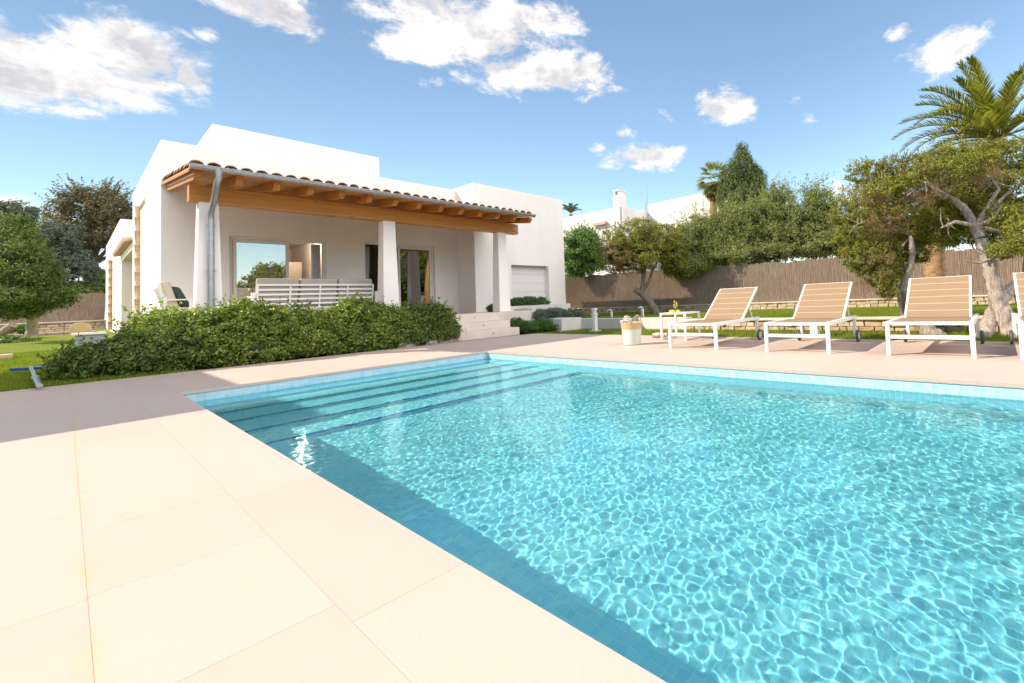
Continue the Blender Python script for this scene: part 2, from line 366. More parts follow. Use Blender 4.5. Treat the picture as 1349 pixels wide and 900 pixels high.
def core(clumps, parent, mat, name, k=.72, zmin=None):
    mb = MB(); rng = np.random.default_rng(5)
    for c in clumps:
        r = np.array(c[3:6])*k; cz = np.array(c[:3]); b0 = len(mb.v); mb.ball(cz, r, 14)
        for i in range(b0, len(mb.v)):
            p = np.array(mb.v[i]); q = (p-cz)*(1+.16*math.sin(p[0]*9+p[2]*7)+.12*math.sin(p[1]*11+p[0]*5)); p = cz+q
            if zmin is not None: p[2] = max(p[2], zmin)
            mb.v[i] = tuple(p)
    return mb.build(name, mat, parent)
def shoots(clumps, n, L, per, rng):
    C = np.array([c[:3] for c in clumps]); Rr = np.array([c[3:6] for c in clumps]); ci = rng.integers(0, len(C), n)
    d = rng.normal(0, 1, (n, 3)); d[:, 2] = np.abs(d[:, 2])*1.1+.1; d /= np.linalg.norm(d, axis=1)[:, None]
    base = C[ci]+d*Rr[ci]*.92; dr = d*.6+np.array([0, 0, .7])+rng.normal(0, .25, (n, 3)); dr /= np.linalg.norm(dr, axis=1)[:, None]
    LL = L*rng.uniform(.4, 1.3, n); si = np.repeat(np.arange(n), per); u = np.tile(np.linspace(0, 1, per), n)
    P = base[si]+dr[si]*(LL[si]*u)[:, None]+rng.normal(0, L*.09, (n*per, 3))*(1.2-u)[:, None]
    return P, dr[si]*.5+rng.normal(0, .7, (n*per, 3))
def foliage(name, clumps, parent, mat, nsub, nleaf, rc, size, seed, asp=.5, corek=.7, core_mat=None, zmin=None, squash=.75, updir=None, jit=.6, stretch=(1, 1, 1), shell=.82, sh=None):
    rng = np.random.default_rng(seed)
    P, Nn = clump_points(clumps, nsub, nleaf, rc, rng, squash, zmin, shell, stretch)
    if sh:
        P2, N2 = shoots(clumps, sh[0], sh[1], sh[2], rng); P = np.concatenate([P, P2]); Nn = np.concatenate([Nn, N2])
    V, F = leaf_quads(P, Nn, size, asp, rng, jit, updir)
    o = np_mesh(name, V, F, mat, parent)
    if corek: core(clumps, o, core_mat or core_m, 'inner_core', corek, zmin)  # solid core added inside the leaves to darken gaps and block light
    return o

# ------------------------------------------------------------------ ground, deck, lawn
PW, PL = 3.70, -9.6       # pool width (x 0..PW) and far end (y)
WL = -.125
def struct(o): o['kind'] = 'structure'; return o
gm = MB()
def grid_sheet(mb, xs, ys, hole, zf, mi=0):
    for i in range(len(xs)-1):
        for j in range(len(ys)-1):
            cx, cy = (xs[i]+xs[i+1])/2, (ys[j]+ys[j+1])/2
            if hole and hole[0] < cx < hole[1] and hole[2] < cy < hole[3]: continue
            q = [(xs[i], ys[j]), (xs[i+1], ys[j]), (xs[i+1], ys[j+1]), (xs[i], ys[j+1])]
            mb.add([(x, y, zf(x, y)) for x, y in q], [(0, 1, 2, 3)], mi)
grid_sheet(gm, [-900, -200, -40, -.25, PW+.25, 40, 200, 900], [-900, -200, -40, PL-.25, .25, 40, 200, 900], (-.25, PW+.25, PL-.25, .25), lambda x, y: -.12)
struct(gm.build('ground', soil_m))

# deck slabs
dk = MB(); G = .0008
def slab(x0, x1, y0, y1):
    if x1-x0 < .01 or y1-y0 < .01: return
    dk.box(x0+G, x1-G, y0+G, y1-G, -.032, 0)
YT = 2.70; YB = -12.4
def strips(x0, x1, step, ph, y0, y1):
    y = y1
    k = math.floor((y1-ph)/step); ys = [y1]
    while ph+k*step > y0:
        if ph+k*step < y1-.02: ys.append(ph+k*step)
        k -= 1
    ys.append(y0)
    for a, b in zip(ys[:-1], ys[1:]): slab(x0, x1, b, a)
strips(-.29, .012, 1.30, -5.71, YB, .29)
strips(-.69, -.29, .665, -4.93, YB, YT)
xx = -.69; q = 0
while xx > -9:
    strips(xx-.62, xx, .665 if q else 1.0, -2.95-.31*q, YB, YT); xx -= .62; q += 1
# band behind the steps end of the pool (slabs run along the house)
xs_ = [-.29]+[.012+.665*i for i in range(0, 5)]
strips(-.29, .012, .665, .29, .29, YT)
for j, (ya, yb) in enumerate(((-.012, .29), (.29, .955), (.955, 1.62), (1.62, 2.285), (2.285, YT))):
    x = .012+(0 if j % 2 else -.3); x = .012
    edges = [.012]; e = .012+(.45 if j % 2 else .8)
    while e < 6.78: edges.append(e); e += 1.0 if j else 1.3
    edges.append(6.78)
    for a, b in zip(edges[:-1], edges[1:]): slab(a, b, ya, yb)
for j in range(5):
    xa = PW-.012+(.0 if j == 0 else .30+(j-1)*.698); xb = PW-.012+.30+j*.698; xb = min(xb, 6.78)
    strips(xa, xb, 1.3 if j == 0 else .95, -.4-.3*j, YB, -.012)
for (a, b) in ((-9, 6.78),):
    x = a
dko = struct(dk.build('pool_deck', deck_m))
bed = MB()
grid_sheet(bed, [-9, -.01, PW+.01, 6.775], [YB, PL, .01, YT-.004], (-.01, PW+.01, PL, .01), lambda x, y: -.0009)
struct(bed.build('deck_bed', grout_m))

# lawn left of the house, rising gently towards the back
def lz(y): return max(0., (y-6)*.025)+.0
lw = MB(); grid_sheet(lw, [-14, -6, -3, -1, .45, 3, 7], [2.70, 3.4, 4.5, 6, 10, 14, 18, 22, 27], None, lambda x, y: lz(y)-(.004 if x > .5 else 0)-(.3 if x > 1 else 0))
grid_sheet(lw, [-30, -14], [2.70, 6, 27], None, lambda x, y: lz(y))
struct(lw.build('lawn', grass_m))
# lawn strip right behind the deck and the upper lawn
ZL2 = .20
rl = MB(); grid_sheet(rl, [6.784, 8.2], [-12, -6, 0, 2.6, 6], None, lambda x, y: -.006)
struct(rl.build('lawn_strip', grass_m))
ul = MB(); grid_sheet(ul, [8.5, 11, 14.05], [-13, -6, 0, 6, 14], None, lambda x, y: ZL2+(x-8.5)*.004)
struct(ul.build('upper_lawn', grass_m))
bk = MB(); grid_sheet(bk, [14.3, 40, 120], [-60, -20, 20, 60], None, lambda x, y: .3)
struct(bk.build('neighbouring_ground', soil_m))

def blades(name, areas, n, h, seed, zf):
    rng = np.random.default_rng(seed); A = np.array([(b-a)*(d-c) for a, b, c, d in areas]); pk = rng.choice(len(areas), n, p=A/A.sum()); ar = np.array(areas)[pk]
    x = ar[:, 0]+(ar[:, 1]-ar[:, 0])*rng.random(n); y = ar[:, 2]+(ar[:, 3]-ar[:, 2])*rng.random(n); z = zf(x, y)
    P = np.stack([x, y, z], 1); t = rng.uniform(0, 2*np.pi, n); w = h*.10; hh = h*rng.uniform(.5, 1.3, n)
    a = np.stack([np.cos(t), np.sin(t), 0*t], 1); lean = rng.normal(0, .35, (n, 2))*hh[:, None]
    V = np.stack([P-a*w, P+a*w, P+np.stack([lean[:, 0], lean[:, 1], hh], 1)], 1).reshape(-1, 3)
    return np_mesh(name, V, np.arange(3*n).reshape(n, 3), L_grass)
g1 = blades('grass', [(-4.5, .4, 2.72, 6), (-4.5, .4, 6, 12), (-4.5, .4, 2.72, 4.0)], 110000, .045, 3, lambda x, y: np.maximum(0, (y-6)*.025))
tag(g1, 'short mown green grass of the lawn left of the shrubs', 'grass', kind='stuff')
g2 = blades('grass', [(6.79, 8.15, -9, 2.2), (8.55, 14, -10, 6)], 130000, .045, 4, lambda x, y: np.where(x > 8.4, ZL2, 0.))
tag(g2, 'sunlit green grass between the stone walls behind the loungers', 'grass', kind='stuff')

# ------------------------------------------------------------------ pool
pm = MB(); PF = -.74
Z0 = -.033
stepsY = [-.43, -.90, -1.37, -1.85, -2.33]; stepsZ = [-.22, -.325, -.43, -.535, -.64]
UV = []
def face(p, mi=0): pm.add(p, [(0, 1, 2, 3)], mi)
face([(0, PL, PF), (PW, PL, PF), (PW, stepsY[-1], PF), (0, stepsY[-1], PF)])
face([(PW, 0, Z0), (0, 0, Z0), (0, 0, stepsZ[0]), (PW, 0, stepsZ[0])])
face([(0, 0, Z0), (0, PL, Z0), (0, PL, PF), (0, 0, PF)])
face([(PW, PL, Z0), (PW, 0, Z0), (PW, 0, PF), (PW, PL, PF)])
face([(0, PL, Z0), (PW, PL, Z0), (PW, PL, PF), (0, PL, PF)])
yp = 0.
for i, (y, z) in enumerate(zip(stepsY, stepsZ)):
    nz = .05
    face([(0, y, z), (PW, y, z), (PW, y+nz, z), (0, y+nz, z)], 1)          # dark blue nosing band
    face([(0, y+nz, z), (PW, y+nz, z), (PW, yp, z), (0, yp, z)])
    z2 = stepsZ[i+1] if i < 4 else PF
    face([(PW, y, z), (0, y, z), (0, y, z-.02), (PW, y, z-.02)], 1)
    face([(PW, y, z-.02), (0, y, z-.02), (0, y, z2), (PW, y, z2)])
    yp = y
for p in pm.v: pass
po = pm.build('pool_basin', [mosaic, blue_strip]); struct(po)
me = po.data; uvl = me.uv_layers.new(name='UVMap')
for pl in me.polygons:
    n = pl.normal
    for li in pl.loop_indices:
        c = me.vertices[me.loops[li].vertex_index].co
        if abs(n.z) > .7: uvl.data[li].uv = (c.x, c.y)
        elif abs(n.y) > .7: uvl.data[li].uv = (c.x, c.z)
        else: uvl.data[li].uv = (c.y, c.z)
po.cycles.is_caustics_receiver = True
nx, ny = 560, 1350
X, Y = np.meshgrid(np.linspace(0.0005, PW-.0005, nx), np.linspace(-.0005, PL+.0005, ny), indexing='ij')
rng = np.random.default_rng(11); Z = np.zeros_like(X)
for i in range(72):
    lam = float(np.exp(rng.uniform(math.log(.033), math.log(.105)))); a = rng.uniform(0, 2*np.pi) if i % 3 else rng.normal(-.95, .45)
    k = 2*np.pi/lam; Z += .00052*lam*np.sin(k*(X*np.cos(a)+Y*np.sin(a))+rng.uniform(0, 6.28))
calm = 1/(1+np.exp(-(-1.1-Y)/.55)); Z *= (.30+.70*calm)
Rr = np.hypot(X-3.52, Y+6.72); Z += .0022*np.exp(-(Rr/.22)**2)*np.cos(Rr*42)
Z += WL
idx = np.arange(nx*ny).reshape(nx, ny)
F = np.stack([idx[:-1, :-1], idx[:-1, 1:], idx[1:, 1:], idx[1:, :-1]], -1).reshape(-1, 4)[:, ::-1]
F = F[:, ::-1] if False else F
wo = np_mesh('pool_water', np.stack([X, Y, Z], -1).reshape(-1, 3), F, water_m, smooth=True); struct(wo)
if wo.data.polygons[0].normal.z < 0: wo.data.flip_normals()
wo.cycles.is_caustics_caster = True

# ------------------------------------------------------------------ the house
XF0, YF, ZF = .455, 6.60, 4.57       # left corner, facade plane, parapet
XB, YB2, ZB, XB1 = 6.90, 5.60, 4.63, 10.52
ZT = .60
HO = (XF0, YF, 0.)
house = thing('house', HO, 'white flat-roofed villa with a timber porch and clay tiled eave beside the pool', 'house')
WT = .28
def open_wall(x0, x1, y0, y1, z0, z1, holes):
    """wall slab between y0 and y1 with rectangular openings (xa, xb, za, zb)"""
    mb = MB(); xs = sorted({x0, x1}|{h[0] for h in holes}|{h[1] for h in holes})
    for a, b in zip(xs[:-1], xs[1:]):
        hs = [h for h in holes if h[0] <= a and h[1] >= b]
        if not hs: mb.box(a, b, y0, y1, z0, z1)
        else:
            h = hs[0]
            if h[3] < z1: mb.box(a, b, y0, y1, h[3], z1)
            if h[2] > z0: mb.box(a, b, y0, y1, z0, h[2])
    return mb
W1 = (1.50, 3.34, ZT, 2.64); W2 = (4.22, 6.16, ZT, 2.70)
fac = open_wall(XF0, XB, YF, YF+WT, 0, ZF, [W1, W2])
fac.build('wall', stucco, house)
# left flank wall with the tall pipe slot, then the set back part and the rear block
sl0 = gx(191, 270, XF0)[1]; sl1 = gx(181.5, 270, XF0)[1]; slz = gx(186, 268, XF0)[2]
lf = MB()
lf.box(XF0, XF0+WT, YF+WT, sl0, 0, ZF); lf.box(XF0, XF0+WT, sl0, sl1, slz, ZF); lf.box(XF0, XF0+WT, sl1, 12.8, 0, ZF)
lf.box(XF0+.05, XF0+WT, sl0, sl1, 0, slz)
lf.box(XF0, XB, 12.8, 12.8+WT, 0, ZF)
lf.build('wall', stucco, house)
roofslab = B(XF0+WT, XB, YF+WT, 12.8, 3.5, 3.7); roofslab.build('roof', stucco, house)
# the box that stands up from the roof
ph = MB().box(1.55, 5.50, 8.80, 12.6, 3.7, 5.83); ph.build('upper_storey', stucco, house)
# right hand block with garage opening
GA = (8.20, 9.76, .30, 2.11)
rb = open_wall(XB, XB1, YB2, YB2+WT, 0, ZB, [GA]); rb.build('wall', stucco, house)
rs = MB().box(XB, XB+WT, YB2+WT, YF-.002, 0, ZB).box(XB1-WT, XB1, YB2+WT, 12.0, 0, ZB).box(XB, XB+WT, YF, 12.0, ZF+.001, ZB).box(XB+WT, XB1-WT, YB2+WT, 12., 3.6, 3.8)
rs.box(XB+WT, XB1-WT, 11.8, 12., 0, ZB); rs.build('wall', stucco, house)
gd_ = MB()
for k in range(6):
    z0 = GA[2]+k*(GA[3]-GA[2])/6; z1 = GA[2]+(k+1)*(GA[3]-GA[2])/6
    gd_.box(GA[0], GA[1], YB2+.20, YB2+.24, z0+.004, z1-.004)
gd_.box(GA[0], GA[1], YB2+.215, YB2+.235, GA[2], GA[3])
gd_.build('garage_door', mk_stucco('garage_white', (.74, .71, .70), .03), house, bevel=.004)
# rear block on the left with lean-to
XL = XF0
rbk = MB().box(XL, 5.0, 18.0, 27.5, 0, 4.55); rbk.build('wall', stucco, house)
ln = MB().box(XL, XL+.25, 12.8+WT, 18.0, 2.95, 3.15).box(XL, XL+.25, 17.3, 17.99, 0, 2.949).box(2.4, 2.6, 12.8+WT, 18.0, 0, 3.4); ln.build('porch_wall', stucco, house)
lt = MB()
for k in range(24):
    y = 13.12+k*.205
    lt.tube([(XL-.18, y, 3.20), (2.4, y, 3.75)], .07, 8)
lt.build('tiled_roof', terracotta, house)
# tall clay pipes in the slots
for (y0, y1, zt, xo) in ((sl0, sl1, slz, XF0), ):
    mb = MB(); z = .3; yc = (y0*.45+y1*.55)
    yc = y1-.42; zz = [.3]; rr_ = [.05]
    while zz[-1]+.36 < zt: a_ = zz[-1]; zz += [a_+.33, a_+.335, a_+.36, a_+.365]; rr_ += [.05, .064, .064, .05]
    mb.tube([(xo-.035, yc, q_) for q_ in zz]+[(xo-.035, yc, zt)], rr_+[.05], 10)
    mb.build('drain_pipe', terracotta, house)
s2a, s2b = gx(151, 335, XL)[1], gx(146, 335, XL)[1]; s2z = gx(148, 335, XL)[2]
mb = MB(); z = .5
zz = [.5]; rr_ = [.055]
while zz[-1]+.36 < s2z: a_ = zz[-1]; zz += [a_+.33, a_+.335, a_+.36, a_+.365]; rr_ += [.055, .072, .072, .055]
mb.tube([(XL-.06, (s2a+s2b)/2, q_) for q_ in zz], rr_, 10)
mb.build('drain_pipe', terracotta, house)

# windows
def sliding_window(W, panels, stiles, opening_frame=.05):
    x0, x1, z0, z1 = W
    fr = MB(); d0, d1 = YF+.07, YF+.17; t = .055
    fr.box(x0, x0+t, d0, d1, z0, z1).box(x1-t, x1, d0, d1, z0, z1).box(x0+t, x1-t, d0, d1, z1-t, z1).box(x0+t, x1-t, d0, d1, z0, z0+.04)
    f = fr.build('window', white_frame, house, bevel=.004)
    for (a, b) in panels:
        p = MB(); s = .06; e0, e1 = YF+.085, YF+.13
        p.box(a, a+s, e0, e1, z0+.045, z1-.06).box(b-s, b, e0, e1, z0+.045, z1-.06).box(a+s, b-s, e0, e1, z1-.13, z1-.06).box(a+s, b-s, e0, e1, z0+.045, z0+.13)
        p.build('sash', white_frame, f, bevel=.003)
        B(a+s, b-s, YF+.104, YF+.110, z0+.13, z1-.13).build('pane', pane_m, f)
    if stiles:
        p = MB()
        for a in stiles: p.box(a-.028, a+.028, YF+.135, YF+.165, z0+.045, z1-.06)
        p.build('inner_stile', white_frame, f, bevel=.003)
    return f
def xw(px, z=2.0): return gy(px, 340, YF+.1)[0]
sliding_window(W1, [(W1[0]+.075, xw(380.5))], [xw(367)])
sliding_window(W2, [(xw(524), W2[1]-.058)], [xw(503)])
# dim rooms behind the windows
rm = MB(); y0, y1 = YF+WT+.002, 11.2
rm.box(XF0+WT, 6.9, y0, y1, ZT-.1, ZT); rm.box(XF0+WT, 6.9, y0, y1, 2.95, 3.05); rm.box(XF0+WT, 6.9, y1, y1+.1, ZT, 2.95); rm.box(XF0+WT, XF0+WT+.05, y0, y1, ZT, 2.95); rm.box(6.8, 6.9, y0, y1, ZT, 2.95); rm.box(3.74, 3.84, y0, y1, ZT, 2.95)
rm.build('room', room_m, house)
a = gy(378, 345, 9.5); b = gy(398, 366, 9.5)
cb = thing('cupboard', ((a[0]+b[0])/2, 9.5, ZT), 'pale beige cupboard inside the room seen through the open sliding door', 'cupboard')
B(a[0]-.1, b[0], 9.5, 10.0, ZT, a[2]).build('cabinet_body', cab_m, cb, bevel=.01)
B(a[0]-.06, b[0]-.04, 9.48, 9.497, ZT+.06, a[2]-.05).build('door', cab_m, cb, bevel=.004)
dl = gy(393, 326, 8.6)
o = MB().lathe((dl[0], 8.6, 2.949), [(0.001, -.012), (.035, -.012), (.045, -.004), (.045, 0)], 16).build('ceiling_light', white_metal, None, loc=(dl[0], 8.6, 2.95)); tag(o, 'small round lit ceiling spot inside the left glazed door', 'ceiling light')
glow_m, gnt, gb = new_mat('lit_lens'); gb.inputs['Emission Color'].default_value = (1, .86, .7, 1); gb.inputs['Emission Strength'].default_value = 4
lens = MB().lathe((dl[0], 8.6, 2.93), [(.001, 0), (.03, 0), (.03, .004)], 14).build('lens', glow_m, o)
pl_ = bpy.data.lights.new('spot_light', 'POINT'); pl_.energy = 15; pl_.color = (1, .90, .80); pl_.shadow_soft_size = .04
plo = bpy.data.objects.new('spot_light', pl_); COL.objects.link(plo); plo.location = (dl[0], 8.6, 2.86)
# curtains
def curtain(x0, x1, label, tie=0.):
    mb = MB(); n = 46; zs = [ZT+.03, ZT+.8, 1.6, 2.1, 2.58]; vs = []
    for z in zs:
        sh = tie*math.exp(-((z-1.35)/.55)**2)
        for i in range(n):
            u = i/(n-1); vs.append((x0+(x1-x0)*u*(1-sh)+sh*(x1-x0)*.15, YF+.24+.028*math.sin(u*34+z*.4)+.01*math.sin(u*71), z))
    mb.add(vs, [(j*n+i, j*n+i+1, (j+1)*n+i+1, (j+1)*n+i) for j in range(len(zs)-1) for i in range(n-1)], 0, True)
    o = mb.build('curtain', curtain_m, None, loc=(x0, YF+.24, ZT)); s = o.modifiers.new('thick', 'SOLIDIFY'); s.thickness = .004
    return tag(o, label, 'curtain', 'white curtains in the sliding doors')
curtain(xw(413), W1[1]-.06, 'white curtain gathered at the right side of the door behind the sofa')
curtain(W2[0]+.06, xw(489.5), 'white curtain hanging left of the middle porch column, beside the sofa end', .35)

# porch: columns, beam, rafters, boards, tiles, gutter
YC = 4.08
cols = []
for i, px in enumerate((276, 514.8, 663.6)):
    x = gy(px, 350, 3.92)[0]; cols.append(x)
    mb = MB(); h0, h1 = .178, .128; zt = 2.845
    mb.hexa([(x-h0, YC-h0, ZT), (x+h0, YC-h0, ZT), (x+h0, YC+h0, ZT), (x-h0, YC+h0, ZT), (x-h1, YC-h1, zt), (x+h1, YC-h1, zt), (x+h1, YC+h1, zt), (x-h1, YC+h1, zt)])
    mb.build('column', stucco, house, bevel=.012)
bx0, bx1 = gy(249, 252, 3.97)[0], gy(682.5, 297, 3.97)[0]
B(bx0, bx1, YC-.11, YC+.11, 2.846, 3.135).build('beam', wood_x, house, bevel=.006)
YE = 3.08; ZE = 3.215; SL = .125
def roof_z(y): return ZE+(y-YE)*SL      # underside of the boards
XE0, XE1 = .47, 7.20
nr = 14
for i in range(nr):
    x = XE0+.11+i*(bx1-.10-XE0-.11)/(nr-1); ye = YE+.16; yw = (YF-.003) if x < XB-.05 else (YB2-.003)
    d = .165; y1 = yw
    P = []
    for (y, dz) in ((ye, -.045), (yw, -d)):
        pass
    mb = MB(); w = .05
    prof = [(ye, roof_z(ye)-.002), (yw, roof_z(yw)-.002), (yw, roof_z(yw)-d), (ye+.10, roof_z(ye+.10)-d), (ye, roof_z(ye)-d*.45)]
    vs = [(x-w, y, z) for y, z in prof]+[(x+w, y, z) for y, z in prof]; n = 5
    mb.add(vs, [(0, 1, 2, 3, 4), (9, 8, 7, 6, 5)]+[(k, k+n, (k+1) % n+n, (k+1) % n) for k in range(n)])
    mb.build('rafter', wood_y, house, bevel=.004)
def sloped(x0, x1, ya, yb, t, mat, name, lift=0.):
    mb = MB(); za, zb = roof_z(ya)+lift, roof_z(yb)+lift
    mb.hexa([(x0, ya, za), (x1, ya, za), (x1, yb, zb), (x0, yb, zb), (x0, ya, za+t), (x1, ya, za+t), (x1, yb, zb+t), (x0, yb, zb+t)]); return mb.build(name, mat, house)
sloped(XE0, XB-.002, YE+.06, YF-.002, .022, board_m, 'roof_boards'); sloped(XB, XE1-.05, YE+.06, YB2-.002, .022, board_m, 'roof_boards')
sloped(XE0-.015, XE0+.0, YE+.05, YF-.004, .04, wood_y, 'verge_board', -.055)
tl = MB(); nt_ = 33; sp = (XE1-XE0-.02)/nt_
rng = np.random.default_rng(2)
for i in range(nt_):
    x = XE0+.07+i*sp; yw = (YF-.01) if x < XB-.1 else (YB2-.01)
    L = .40; y = YE-.02
    while y < yw-.05:
        y2 = min(y+L+.05, yw); j = rng.uniform(-.006, .006, 4)
        for hump in (1, 0):
            n = 9; vs = []; r0, r1 = (.088, .070) if hump else (.070, .086)
            for (yy, rr, dz) in ((y, r0, .012), (y2, r1, -.004)):
                zc = roof_z(yy)+.024+(.038 if hump else .072)+dz*(1 if hump else 0)
                for k in range(n):
                    t = math.pi*k/(n-1)
                    if hump: vs.append((x+j[0]+rr*math.cos(t), yy+j[1], zc+rr*.78*math.sin(t)+j[2]))
                    else: vs.append((x+sp/2+rr*math.cos(t), yy+j[3], zc-rr*.62*math.sin(t)))
            m = len(vs); inner = [(a_, b_, c_-.014) for a_, b_, c_ in vs]
            fs = [(k, k+1, k+1+n, k+n) for k in range(n-1)]
            tl.add(vs+inner, fs+[tuple(m+q_ for q_ in f[::-1]) for f in fs]+[(k+1, k, k+m, k+1+m) for k in range(n-1)], 0, False)
        y += L
tl.build('roof_tiles', terracotta, house)
# gutter (half round) and downpipe
gt = MB(); n = 9; r = .062; zg = ZE+.045; yg = YE-.055
ring = [(math.cos(math.pi+math.pi*k/(n-1))*r, math.sin(math.pi+math.pi*k/(n-1))*r) for k in range(n)]
vs = [(x, yg+a_, zg+b_) for x in (XE0-.02, XE1) for a_, b_ in ring]+[(x, yg+a_*.9, zg+b_*.9+.001) for x in (XE0-.02, XE1) for a_, b_ in ring]
gt.add(vs, [(k, k+1, k+1+n, k+n) for k in range(n-1)]+[(2*n+k+n, 2*n+k+1+n, 2*n+k+1, 2*n+k) for k in range(n-1)], 0, True)
for x in (XE0-.02, XE1):
    gt.add([(x, yg+a_, zg+b_) for a_, b_ in ring], [tuple(range(n))])
gt.tube([(XE0-.02, yg-r, zg), (XE1, yg-r, zg)], .008, 6); gt.tube([(XE0-.02, yg+r, zg), (XE1, yg+r, zg)], .006, 6)
gu = gt.build('gutter', zinc, house)
for i in range(13):
    x = XE0+.35+i*.53; MB().tube([(x, yg+a_*1.06, zg+b_*1.06) for a_, b_ in ring], .006, 5).build('gutter_bracket', zinc, gu)
dx = cols[0]+.01; xd0 = XE0+.32
ps = [(xd0, yg, zg-.03), (xd0, yg, zg-.15), (xd0-.015, yg+.06, zg-.25), ((xd0+dx)/2, (yg+YC-.26)/2, zg-.42), (dx-.005, YC-.255, zg-.62), (dx, YC-.235, zg-.75), (dx, YC-.235, 1.6), (dx, YC-.235, ZT+.02)]
dp = MB().tube([p for p in ps], .044, 14); dp.tube([(xd0, yg, zg-.10), (xd0, yg, zg+.0)], [.050, .068], 14)
for z in (1.0, 1.62, 2.42): dp.tube([(dx, YC-.235, z-.012), (dx, YC-.235, z+.012)], .053, 14); dp.box(dx-.085, dx+.085, YC-.238, YC-.228, z-.008, z+.008)
dp.build('downpipe', zinc, house)

# terrace, steps and planting walls
tm = simple('terrace_stone', (.66, .57, .49), .7, .07, 2.2, bmp=.2)
terr = MB().box(.25, 6.0, 3.62, YF-.001, .0, ZT).box(6.0, 7.45, 3.62, YB2-.001, .0, ZT-.001)
struct(terr.build('terrace', tm, bevel=.008))
st = thing('entrance_steps', (5.2, 2.9, 0), 'pale stone steps leading from the pool deck up to the porch', 'steps')
sx0 = 3.5
B(sx0, 6.47, 2.88, 3.24, -.01, .195).build('step', tm, st, bevel=.008)
B(sx0, 6.45, 3.242, 3.618, -.01, .39).build('step', tm, st, bevel=.008)
sl_m = simple('step_light', (.32, .25, .2), .5)
lt_ = MB()
for (px, py, y, zc) in ((676, 439, 2.88, 0), (668, 0, 3.24, 0),): pass
for (x, y, z) in ((gy(650, 439, 2.88)[0], 2.878, .10), (gy(637, 428, 3.24)[0], 3.240, .295), (gy(625, 418, 3.62)[0], 3.617, .495)):
    MB().tube([(x, y, z), (x, y-.006, z)], .022, 14).build('step_lamp', sl_m, st)
pw = thing('planter_wall', (8.2, 4.4, 0), 'low white planter wall under the garage window, behind the right porch column', 'low wall')
MB().box(7.0, 9.7, 4.45, 4.60, 0, ZT+.14).box(7.451, 7.6, 3.62, 4.449, 0, ZT+.06).build('wall_body', concrete_w, pw, bevel=.006)

# ------------------------------------------------------------------ garden walls
def stone_wall(name, p0, p1, h, thick, z0, label, cat, seed, side=-1, cap=True, course=.085):
    """dry stone wall along y from p0 to p1; stones on the camera side"""
    rng = np.random.default_rng(seed); x = p0[0]; t = thing(name, (x, (p0[1]+p1[1])/2, z0), label, cat)
    ya, yb = sorted((p0[1], p1[1]))
    B(x+.03, x+thick, ya, yb, z0-.1, z0+h-.045).build('wall_core', mortar_m, t)
    mb = MB(); z = z0
    while z < z0+h-.06:
        ch = course*rng.uniform(.8, 1.25); ch = min(ch, z0+h-.045-z); y = ya+rng.uniform(0, .1)
        while y < yb:
            L = rng.uniform(.10, .30); y2 = min(y+L, yb); e = [rng.uniform(-.012, .012) for _ in range(8)]; d = rng.uniform(0, .035)
            mb.hexa([(x-d+e[0], y+.006+e[1], z+.004), (x+.06, y+.006, z+.004), (x+.06, y2-.006, z+.004), (x-d+e[2], y2-.006+e[3], z+.004+e[4]*.5),
                     (x-d+e[5], y+.008-e[1], z+ch-.004+e[6]*.6), (x+.06, y+.006, z+ch-.004), (x+.06, y2-.006, z+ch-.004), (x-d+e[7], y2-.008, z+ch-.004)])
            y = y2+.004
        z += ch
    mb.build('stones', stone_m, t, bevel=.012, seg=2)
    if cap: B(x-.05, x+thick+.02, ya, yb, z0+h-.044, z0+h).build('coping', curb_stone, t, bevel=.015)
    return t
stone_wall('stone_wall', (8.2, -9.5), (8.2, -1.2), .25, .3, 0, 'low honey coloured stone wall directly behind the loungers, holding up the upper lawn', 'stone wall', 1)
w1t = thing('low_wall', (8.2, 2., 0), 'low white rendered wall behind the laundry basket and the tall bollard', 'low wall')
MB().box(8.2, 8.5, -1.19, 4.2, -.1, .29).build('wall_body', concrete_w, w1t, bevel=.008)
cx = gz(746, 433)[0:2]
w2t = thing('low_wall', (7.9, 2.6, 0), 'short pale wall end with a square corner right of the low green bush', 'low wall')
MB().box(7.45, 8.19, 2.35, 3.3, -.1, .34).build('wall_body', concrete_w, w2t, bevel=.008)
XS = 14.05
stone_wall('stone_wall', (XS, -13), (XS, 13.5), .27, .3, ZL2, 'rough stone wall with a pale coping below the long brushwood fence, right of the house', 'stone wall', 5, course=.10)
fn = thing('brushwood_fence', (XS+.15, 0, .47), 'long brown heather brushwood screen along the right side of the garden', 'fence')
